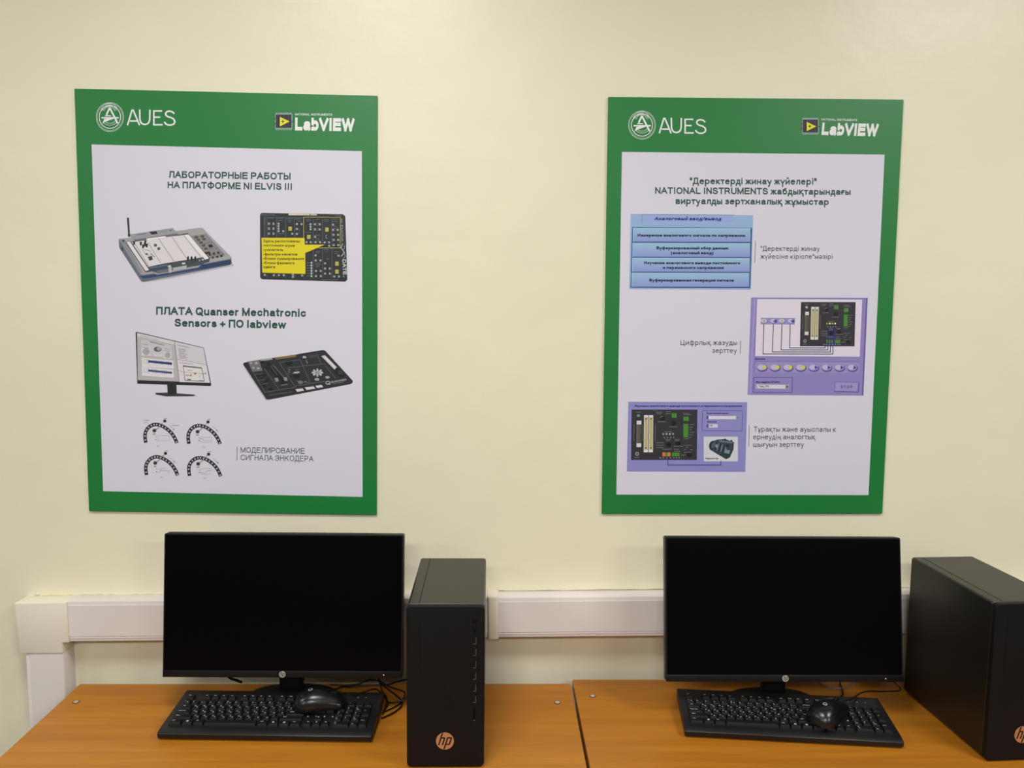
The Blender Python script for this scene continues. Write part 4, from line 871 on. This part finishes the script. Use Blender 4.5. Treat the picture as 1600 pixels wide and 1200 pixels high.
# ------------------------------------------------------------------ towers
def tower(x, y, rz, label):
    t = empty('computer_tower', (x, y, 0.75), rz); tag(t, label, 'computer tower', 'black computer towers')
    W_, D_, H_ = 0.155, 0.303, 0.337
    bm = bmesh.new(); add_prism(bm, rrect(0.0008, W_-0.0008, 0.004, H_-0.0008, 0.006, 5), 0.014, D_, 'y', bev=0.001, seg=1); link('case', bm, m_case, t)
    bm = bmesh.new(); add_prism(bm, rrect(0, W_, 0.002, H_, 0.0095, 6), 0.0, 0.0132, 'y', bev=0.0022, seg=3); fp = link('front_panel', bm, m_front, t)
    bm = bmesh.new(); add_box(bm, 0.0245, W_-0.004, 0.016, D_-0.004, H_-0.0012, H_-0.0003, 0.0004, 1); link('top_cover', bm, m_case, t)
    bm = bmesh.new(); add_box(bm, 0.0235, 0.0247, 0.016, D_-0.004, H_-0.0012, H_-0.0007); link('seam', bm, m_hole, t, smooth=False)
    for sx in (0.02, W_-0.02):
        for sy in (0.03, D_-0.03):
            bm = bmesh.new(); add_disc(bm, (sx, sy, 0), 0.008, 0.0045, 'z', 16); link('foot', bm, m_hole, t)
    ux = 0.1350
    f = lambda v: 0.337*(1-((850+v*0.2915)-949.5)/249.0)
    bm = bmesh.new(); add_box(bm, ux-0.0045, ux+0.0045, -0.0009, 0.0005, f(428), f(395), 0.0006, 2); link('power_button', bm, mat('button_black', (10, 10, 10), 0.4, spec=0.3), fp)
    bm = bmesh.new(); add_disc(bm, (ux, -0.0006, f(470)), 0.003, 0.001, 'y', 20); link('audio_jack', bm, m_hole, fp)
    for v in (520, 580, 645, 705, 768, 828):
        z = f(v); bm = bmesh.new()
        add_box(bm, ux-0.0032, ux+0.0032, -0.0004, 0.0005, z-0.0068, z+0.0068, 0, mi=0)
        add_box(bm, ux-0.0032, ux+0.0032, -0.0007, 0.0004, z-0.0072, z-0.0062, 0, mi=1)
        add_box(bm, ux+0.0024, ux+0.0034, -0.0007, 0.0004, z-0.0070, z+0.0068, 0, mi=1)
        add_box(bm, ux-0.0014, ux+0.0002, -0.0006, 0.0004, z-0.0040, z+0.0058, 0, mi=2)
        link('usb_port', bm, [m_hole, m_port, mat('port_tongue', (26, 25, 25), 0.5)], fp, smooth=False)
    z = f(905); bm = bmesh.new(); add_box(bm, ux-0.0022, ux+0.0018, -0.0004, 0.0005, z-0.013, z+0.013); add_box(bm, ux-0.002, ux+0.002, -0.0006, 0.0004, z-0.0145, z-0.0135, mi=1); link('card_slot', bm, [m_hole, m_port], fp, smooth=False)
    bm = bmesh.new(); add_box(bm, 0.026, 0.0263, -0.0002, 0.0002, 0.19, 0.31); link('front_groove', bm, m_hole, fp, smooth=False)
    o = round_logo('logo', fp, 0.0765, -0.0001, 0.0575, 0.0180, m_copper, mat('tower_logo_dark', (22, 18, 16), 0.5)); o['label'] = 'round copper logo on the lower front'
    return t
tower(-0.1844, -0.4122, 0.0021, 'black computer tower standing upright right of the left monitor')
tower(1.0031, -0.3967, 0.0585, 'black computer tower at right end of right desk, cut by frame')

# ------------------------------------------------------------------ keyboard
LAT = 'QWERTYUIOP[]'; CYR = 'ЙЦУКЕНГШЩЗХЪ'; LAT2 = "ASDFGHJKL;'"; CYR2 = 'ФЫВАПРОЛДЖЭ'; LAT3 = 'ZXCVBNM,./'; CYR3 = 'ЯЧСМИТЬБЮ.'
U = 0.019
def keyboard_layout():
    K = []                                              # (x in units, row y in units, width, depth, [(text, dx, dy, size)])
    def add(x, r, w=1, legs=(), d=1): K.append((x, r, w, d, legs))
    one = lambda s, sz=0.0028, dx=-0.0042, dy=0.0012: ((s, dx, dy, sz),)
    R0 = 5.25
    add(0, R0, 1, one('Esc', 0.0021, -0.005))
    for g, x0 in enumerate((2, 6.5, 11)):
        for i in range(4): add(x0+i, R0, 1, one('F%d' % (g*4+i+1), 0.0023, -0.004))
    for i, s in enumerate(('PrtSc', 'Scroll', 'Pause')): add(15.25+i, R0, 1, one(s, 0.0016, -0.0058))
    for i, s in enumerate('`1234567890-='): add(i, 4, 1, ((s, -0.0045, -0.0028, 0.0026), ('~!@#$%^&*()_+'[i], -0.0045, 0.0016, 0.0022), ) + (((('Ё' if i == 0 else '"№;%:?*()_+'[min(i-2, 10)]), 0.0012, -0.0028, 0.0022),) if i != 1 else ()))
    add(13, 4, 2, one('Backspace', 0.0018, -0.006)); add(0, 3, 1.5, one('Tab', 0.0021, -0.007))
    for i in range(12): add(1.5+i, 3, 1, ((LAT[i], -0.0045, 0.0008, 0.0028), (CYR[i], 0.0008, -0.0032, 0.0027)))
    add(13.5, 3, 1.5, ((('\\'), -0.006, 0.0008, 0.0028),)); add(0, 2, 1.75, one('Caps Lock', 0.0021, -0.012, 0.0005))
    for i in range(11): add(1.75+i, 2, 1, ((LAT2[i], -0.0045, 0.0008, 0.0028), (CYR2[i], 0.0008, -0.0032, 0.0027)))
    add(12.75, 2, 2.25, one('Enter', 0.0022, -0.012)); add(0, 1, 2.25, one('Shift', 0.0022, -0.015))
    for i in range(10): add(2.25+i, 1, 1, ((LAT3[i], -0.0045, 0.0008, 0.0028), (CYR3[i], 0.0008, -0.0032, 0.0027)))
    add(12.25, 1, 2.75, one('Shift', 0.0022, -0.018))
    add(0, 0, 1.5, one('Ctrl', 0.0021, -0.008)); add(1.5, 0, 1.25, one('■', 0.0042, -0.003)); add(2.75, 0, 1.25, one('Alt', 0.0021, -0.006))
    add(4, 0, 6); add(10, 0, 1.25, one('AltGr', 0.0019, -0.006)); add(11.25, 0, 1.25, one('■', 0.0042, -0.003)); add(12.5, 0, 1.25, one('▤', 0.0040, -0.003)); add(13.75, 0, 1.25, one('Ctrl', 0.0021, -0.006))
    for i, s in enumerate(('Insert', 'Home', 'PgUp')): add(15.25+i, 4, 1, one(s, 0.0017, -0.0055))
    for i, s in enumerate(('Delete', 'End', 'PgDn')): add(15.25+i, 3, 1, one(s, 0.0017, -0.0055))
    add(16.25, 1, 1, one('↑', 0.004, -0.002)); 
    for i, s in enumerate('←↓→'): add(15.25+i, 0, 1, one(s, 0.004, -0.002))
    X = 18.5
    for i, s in enumerate(('Num', '/', '*', '-')): add(X+i, 4, 1, one(s, 0.0022))
    for r, row in ((3, '789'), (2, '456'), (1, '123')):
        for i, s in enumerate(row): add(X+i, r, 1, ((s, -0.0045, 0.0010, 0.0028), (('Home', '↑', 'PgUp', '←', '', '→', 'End', '↓', 'PgDn')[(3-r)*3+i], -0.0045, -0.0034, 0.0017)))
    add(X+3, 2, 1, one('+', 0.003), 2); add(X, 0, 2, (('0', -0.013, 0.001, 0.0028), ('Ins', -0.013, -0.0034, 0.0018))); add(X+2, 0, 1, (('.', -0.0045, 0.001, 0.0028), ('Del', -0.0045, -0.0034, 0.0018))); add(X+3, 0, 1, one('Enter', 0.0018, -0.0055), 2)
    return K
KW, KD = 0.457, 0.158
def ktop(y): return 0.0215+(y-0.016)*0.100              # deck height above the desk at depth y (feet folded out)
def make_keyboard():
    t = empty('keyboard')
    yk0 = 0.0215                                        # front edge of bottom key row
    prof = [(0.002, 0.0065), (0.004, 0.0035), (0.012, 0.003), (0.155, 0.014), (0.158, 0.017), (0.158, ktop(0.158)-0.003), (0.156, ktop(0.156)), (0.0165, ktop(0.0165)), (0.0120, 0.0205), (0.0025, 0.0178), (0.0, 0.0155)]
    bm = bmesh.new(); add_prism(bm, prof, -KW/2, KW/2, 'x', bev=0.0022, seg=2); link('body', bm, m_black, t)
    x00 = -KW/2+0.0145
    for (x, r, w_, d_, legs) in keyboard_layout():
        y0 = yk0+r*U*0.93; cx = x00+(x+w_/2)*U; cy = y0+d_*U*0.93/2
        wx, wy = w_*U-0.0012, d_*U*0.93-0.0012; hk = 0.0072
        bm = bmesh.new(); zb = lambda yy: ktop(yy)-0.0005; k2 = 0.0021
        b = [(cx-wx/2, cy-wy/2), (cx+wx/2, cy-wy/2), (cx+wx/2, cy+wy/2), (cx-wx/2, cy+wy/2)]
        tp = [(cx-wx/2+k2, cy-wy/2+k2*0.9), (cx+wx/2-k2, cy-wy/2+k2*0.9), (cx+wx/2-k2, cy+wy/2-k2*1.2), (cx-wx/2+k2, cy+wy/2-k2*1.2)]
        vb = [bm.verts.new((px, py, zb(py))) for px, py in b]; vt = [bm.verts.new((px, py, zb(py)+hk)) for px, py in tp]
        bm.faces.new(vb[::-1]); top = bm.faces.new(vt)
        for i in range(4): bm.faces.new((vb[i], vb[(i+1) % 4], vt[(i+1) % 4], vt[i]))
        bmesh.ops.bevel(bm, geom=list(top.edges), offset=0.0009, segments=2, affect='EDGES', profile=0.5)
        for (s, dx, dy, sz) in legs:
            if not s: continue
            if s in '■▤':
                for f_ in range(4 if s == '■' else 3):
                    if s == '■': xx = cx+dx+(f_ % 2)*0.0024; yy = cy-0.002+(f_//2)*0.0022; q_ = [(xx, yy), (xx+0.002, yy), (xx+0.002, yy+0.0018), (xx, yy+0.0018)]
                    else: yy = cy-0.0022+f_*0.0016; q_ = [(cx+dx, yy), (cx+dx+0.005, yy), (cx+dx+0.005, yy+0.0009), (cx+dx, yy+0.0009)]
                    f2 = bm.faces.new([bm.verts.new((px, py, zb(py)+hk+0.0001)) for px, py in q_]); f2.material_index = 1
                continue
            V, Fc = glyphs(s, 0.02)
            if not V: continue
            mn = min(v[0] for v in V); k_ = sz/CAP
            tri_list(bm, V, Fc, lambda a, b_: (cx+dx+(a-mn)*k_, cy+dy+b_*k_, zb(cy+dy+b_*k_)+hk+0.0001), 1)
        link('key', bm, [m_key, m_legend], t, angle=50)
    # indicator strip above the number pad
    xs = x00+18.3*U; xe = x00+22.7*U; y0 = yk0+5.15*U*0.93; y1 = 0.150
    bm = bmesh.new(); pts = [(xs, y0), (xe, y0), (xe, y1), (xs, y1)]
    vb = [bm.verts.new((px, py, ktop(py)-0.0005)) for px, py in pts]; vt = [bm.verts.new((px, py, ktop(py)+0.0016)) for px, py in pts]
    bm.faces.new(vb[::-1]); bm.faces.new(vt)
    for i in range(4): bm.faces.new((vb[i], vb[(i+1) % 4], vt[(i+1) % 4], vt[i]))
    for i, s in enumerate(('1', 'A', '↓')):
        V, Fc = glyphs(s, 0.02); mn = min(v[0] for v in V); cx = xs+0.020+i*0.0185; cy = (y0+y1)/2+0.001; k_ = 0.0026/CAP
        tri_list(bm, V, Fc, lambda a, b_: (cx+(a-mn)*k_, cy+b_*k_, ktop(cy+b_*k_)+0.0017), 1)
    link('indicator_strip', bm, [m_black, m_legend], t, smooth=False)
    # small printed icons above the arrow keys
    bm = bmesh.new()
    for i in range(4):
        cx = x00+(15.35+i*0.95)*U; cy = yk0+2.35*U*0.93; pts = [(cx+0.0016*math.cos(a), cy+0.0018*math.sin(a)) for a in [math.pi*2*j/8 for j in range(8)]]
        bm.faces.new([bm.verts.new((px, py, ktop(py)+0.0001)) for px, py in pts])
    link('printed_icons', bm, m_legend, t, smooth=False)
    for s in (-1, 1):
        bm = bmesh.new(); add_box(bm, s*0.19-0.012, s*0.19+0.012, 0.135, 0.142, 0.0, 0.0145, 0.0008, 1); link('folding_foot', bm, m_black, t)
        bm = bmesh.new(); add_box(bm, s*0.20-0.010, s*0.20+0.010, 0.012, 0.018, 0.0, 0.005, 0.0006, 1); link('rubber_foot', bm, mat('rubber_grey', (70, 66, 58), 0.7), t)
    return t
def copy_tree(o, parent=None):
    c = o.copy(); C.objects.link(c)
    if parent: c.parent = parent
    for ch in list(o.children): copy_tree(ch, c)
    return c
kb1 = make_keyboard(); kb2 = copy_tree(kb1)
kb1.location = (-0.4975, -0.3165, 0.75); kb1.rotation_euler = (0, 0, -0.030)
kb2.location = (0.6300, -0.3270, 0.75); kb2.rotation_euler = (0, 0, -0.105)
tag(kb1, 'black keyboard with white letters in front of the left monitor', 'keyboard', 'black wired keyboards')
tag(kb2, 'black keyboard lying at a slant in front of the right monitor', 'keyboard', 'black wired keyboards')
def local_pts(o, pts):
    R_ = Matrix.Translation(o.location) @ o.rotation_euler.to_matrix().to_4x4(); Ri = R_.inverted(); return [Ri @ Vector(p) for p in pts]
def cord(parent, pts, r, m=None, name='cord'):
    bm = bmesh.new(); add_tube(bm, catmull(local_pts(parent, pts), 8), r, 8); return link(name, bm, m or m_cable, parent)

# ------------------------------------------------------------------ mice
def make_mouse():
    """nose towards +x, 0.112 long, 0.063 wide, 0.037 high, resting on z=0"""
    t = empty('computer_mouse'); L = 0.112
    prof = [(0.0, 0.0060, 0.006), (0.012, 0.0145, 0.0125), (0.035, 0.0210, 0.0195), (0.075, 0.0260, 0.0255), (0.14, 0.0302, 0.0315), (0.25, 0.0328, 0.0365), (0.38, 0.0325, 0.0385), (0.55, 0.0302, 0.0360), (0.70, 0.0282, 0.0310), (0.85, 0.0272, 0.0250), (0.94, 0.0245, 0.0195), (0.985, 0.0190, 0.0145), (1.0, 0.0120, 0.0100)]
    def section(t_, hw, h):
        x = (t_-0.5)*L; n = 22; ring = []
        for i in range(n+1):
            a = math.pi*i/n; c, s = math.cos(a), math.sin(a)
            ring.append((x, hw*math.copysign(abs(c)**0.92, c), 0.003+(h-0.003)*abs(s)**0.9))
        return ring
    P_ = [Vector(p) for p in prof]; cm = catmull(P_, 3)
    rings = [section(p.x, max(p.y, 0.001), max(p.z, 0.0035)) for p in cm]
    bm = bmesh.new(); R_ = [[bm.verts.new(v) for v in r] for r in rings]
    for a, b in zip(R_, R_[1:]):
        for i in range(len(a)-1):
            f = bm.faces.new((a[i], a[i+1], b[i+1], b[i])); zc = sum(v.co.z for v in f.verts)/4
            f.material_index = 0
    bm.faces.new([r[0] for r in R_]+[r[-1] for r in reversed(R_)])
    bm.faces.new(R_[0][::-1]); bm.faces.new(R_[-1])
    bmesh.ops.recalc_face_normals(bm, faces=bm.faces)
    link('body', bm, m_gloss, t, angle=60)
    # helper: height of the shell at x,y
    def hz(x, y):
        tt = x/L+0.5; best = min(cm, key=lambda p: abs(p.x-tt)); c = min(0.999, abs(y)/best.y)**(1/0.92); s = math.sqrt(max(0, 1-c*c)); return 0.003+(best.z-0.003)*s**0.9
    bm = bmesh.new(); add_tube(bm, [(x, 0, hz(x, 0)+0.0000) for x in [0.008+0.0055*i for i in range(8)]], 0.0006, 6); link('button_gap', bm, m_hole, t)
    bm = bmesh.new()
    for s in (-1, 1):
        add_tube(bm, [(x, s*y, hz(x, y)) for x, y in [(-0.045+0.0085*i, 0.0255-0.004*abs(i-5)/6) for i in range(12)]], 0.0005, 6)
    link('side_seam', bm, m_hole, t)
    n = 20; bm = bmesh.new(); c0 = (0.030, 0.0, hz(0.030, 0)-0.004)
    pts = [(c0[0]+0.0095*math.cos(2*math.pi*i/n), c0[2]+0.0075*math.sin(2*math.pi*i/n)) for i in range(n)]
    add_prism(bm, pts, -0.0035, 0.0035, 'y', bev=0.001); link('scroll_wheel', bm, m_mside, t)
    # oval logo on the palm, following the shell
    bm = bmesh.new(); cx, cy = -0.020, 0.0; n = 24
    for r0, r1, mi in ((0.0, 0.0026, 1), (0.0026, 0.0048, 0)):
        A = [bm.verts.new((cx+r0*math.cos(2*math.pi*i/n), cy+r0*math.sin(2*math.pi*i/n), hz(cx, r0*math.sin(2*math.pi*i/n))+0.0006)) for i in range(n)] if r0 else None
        B = [bm.verts.new((cx+r1*math.cos(2*math.pi*i/n), cy+r1*math.sin(2*math.pi*i/n), hz(cx+r1*math.cos(2*math.pi*i/n), r1*math.sin(2*math.pi*i/n))+0.0005)) for i in range(n)]
        if A:
            for i in range(n): f = bm.faces.new((A[i], B[i], B[(i+1) % n], A[(i+1) % n])); f.material_index = mi
        else: f = bm.faces.new(B); f.material_index = mi
    bmesh.ops.recalc_face_normals(bm, faces=bm.faces)
    o = link('logo', bm, [mat('mouse_logo', (150, 150, 150), 0.4), m_gloss], t); o['label'] = 'pale ring logo'
    return t
m1 = make_mouse(); m2 = copy_tree(m1)
def rest_on(o, kb, lx, ly, ang):
    Mk = Matrix.Translation(kb.location) @ Matrix.Rotation(kb.rotation_euler[2], 4, 'Z')
    Mm = Mk @ Matrix.Translation((lx, ly, ktop(ly)+0.0074)) @ Matrix.Rotation(0.0997, 4, 'X') @ Matrix.Rotation(ang, 4, 'Z')
    o.location = Mm.to_translation(); o.rotation_euler = Mm.to_euler()
rest_on(m1, kb1, 0.0970, 0.0945, 0.10)
rest_on(m2, kb2, 0.0900, 0.0640, 0.80)
tag(m1, 'black mouse lying sideways on the keyboard of the left computer', 'mouse', 'black wired mice')
tag(m2, 'black mouse pointing to the wall on right keyboard', 'mouse', 'black wired mice')

# ------------------------------------------------------------------ cords
cord(m1, [(-0.346, -0.225, 0.802), (-0.326, -0.215, 0.803), (-0.302, -0.190, 0.800), (-0.282, -0.160, 0.790), (-0.262, -0.138, 0.7535), (-0.256, -0.160, 0.753), (-0.262, -0.190, 0.753), (-0.252, -0.185, 0.7535), (-0.230, -0.158, 0.7535), (-0.222, -0.119, 0.7545), (-0.227, -0.104, 0.757), (-0.260, -0.088, 0.760), (-0.288, -0.078, 0.770), (-0.311, -0.082, 0.775), (-0.34, -0.078, 0.762), (-0.37, -0.070, 0.755), (-0.41, -0.062, 0.753)], 0.0016)
cord(kb1, [(-0.42, -0.160, 0.768), (-0.405, -0.125, 0.7625), (-0.378, -0.088, 0.7600), (-0.36, -0.078, 0.755), (-0.334, -0.072, 0.754), (-0.297, -0.066, 0.754), (-0.272, -0.070, 0.757), (-0.231, -0.085, 0.775), (-0.205, -0.088, 0.780)], 0.0019)
def cable(pts, r, label, m=None):
    bm = bmesh.new(); add_tube(bm, catmull(pts, 8), r, 8); o = link('cable', bm, m or m_cable); tag(o, label, 'cable'); return o
cable([(-0.2625, -0.222, 0.7535), (-0.252, -0.213, 0.7535), (-0.237, -0.196, 0.7538), (-0.224, -0.171, 0.7550), (-0.229, -0.143, 0.7570), (-0.262, -0.105, 0.762), (-0.284, -0.077, 0.765), (-0.300, -0.070, 0.79), (-0.330, -0.080, 0.84), (-0.36, -0.085, 0.90)], 0.0018, 'thin black cable bent down onto left desk beside left tower')
cable([(-0.300, -0.062, 0.81), (-0.288, -0.078, 0.770), (-0.278, -0.098, 0.7545), (-0.262, -0.138, 0.7575), (-0.260, -0.183, 0.7575), (-0.2625, -0.206, 0.7545)], 0.0015, 'black cable dropping down past right end of left keyboard')
cable([(-0.255, -0.150, 0.7530), (-0.242, -0.155, 0.7560), (-0.215, -0.150, 0.764), (-0.206, -0.120, 0.790), (-0.204, -0.100, 0.825), (-0.208, -0.085, 0.850), (-0.216, -0.060, 0.83)], 0.0020, 'black cable hanging between left monitor and left tower')
cord(mon1, [(-0.66, -0.130, 0.90), (-0.655, -0.105, 0.825), (-0.645, -0.090, 0.787), (-0.632, -0.070, 0.768), (-0.626, -0.058, 0.758)], 0.0034, name='power_cord')
cord(m2, [(0.766, -0.242, 0.794), (0.778, -0.232, 0.797), (0.800, -0.220, 0.796), (0.823, -0.196, 0.792), (0.848, -0.165, 0.783), (0.881, -0.135, 0.772), (0.925, -0.112, 0.760), (0.969, -0.097, 0.7535), (0.982, -0.088, 0.754), (0.978, -0.078, 0.760), (0.950, -0.065, 0.785), (0.93, -0.050, 0.82)], 0.0016)
cord(kb2, [(0.74, -0.175, 0.772), (0.752, -0.150, 0.754), (0.77, -0.134, 0.7535), (0.800, -0.131, 0.7535), (0.823, -0.121, 0.7535), (0.836, -0.095, 0.7535), (0.844, -0.062, 0.756), (0.846, -0.045, 0.78), (0.845, -0.035, 0.83)], 0.0019)
cable([(0.770, -0.045, 0.80), (0.782, -0.052, 0.770), (0.795, -0.061, 0.7545), (0.811, -0.078, 0.7535), (0.838, -0.083, 0.7535), (0.870, -0.068, 0.7540), (0.890, -0.056, 0.770), (0.900, -0.048, 0.80)], 0.0020, 'thin grey cable looping on right desk behind right monitor', m_gcable)
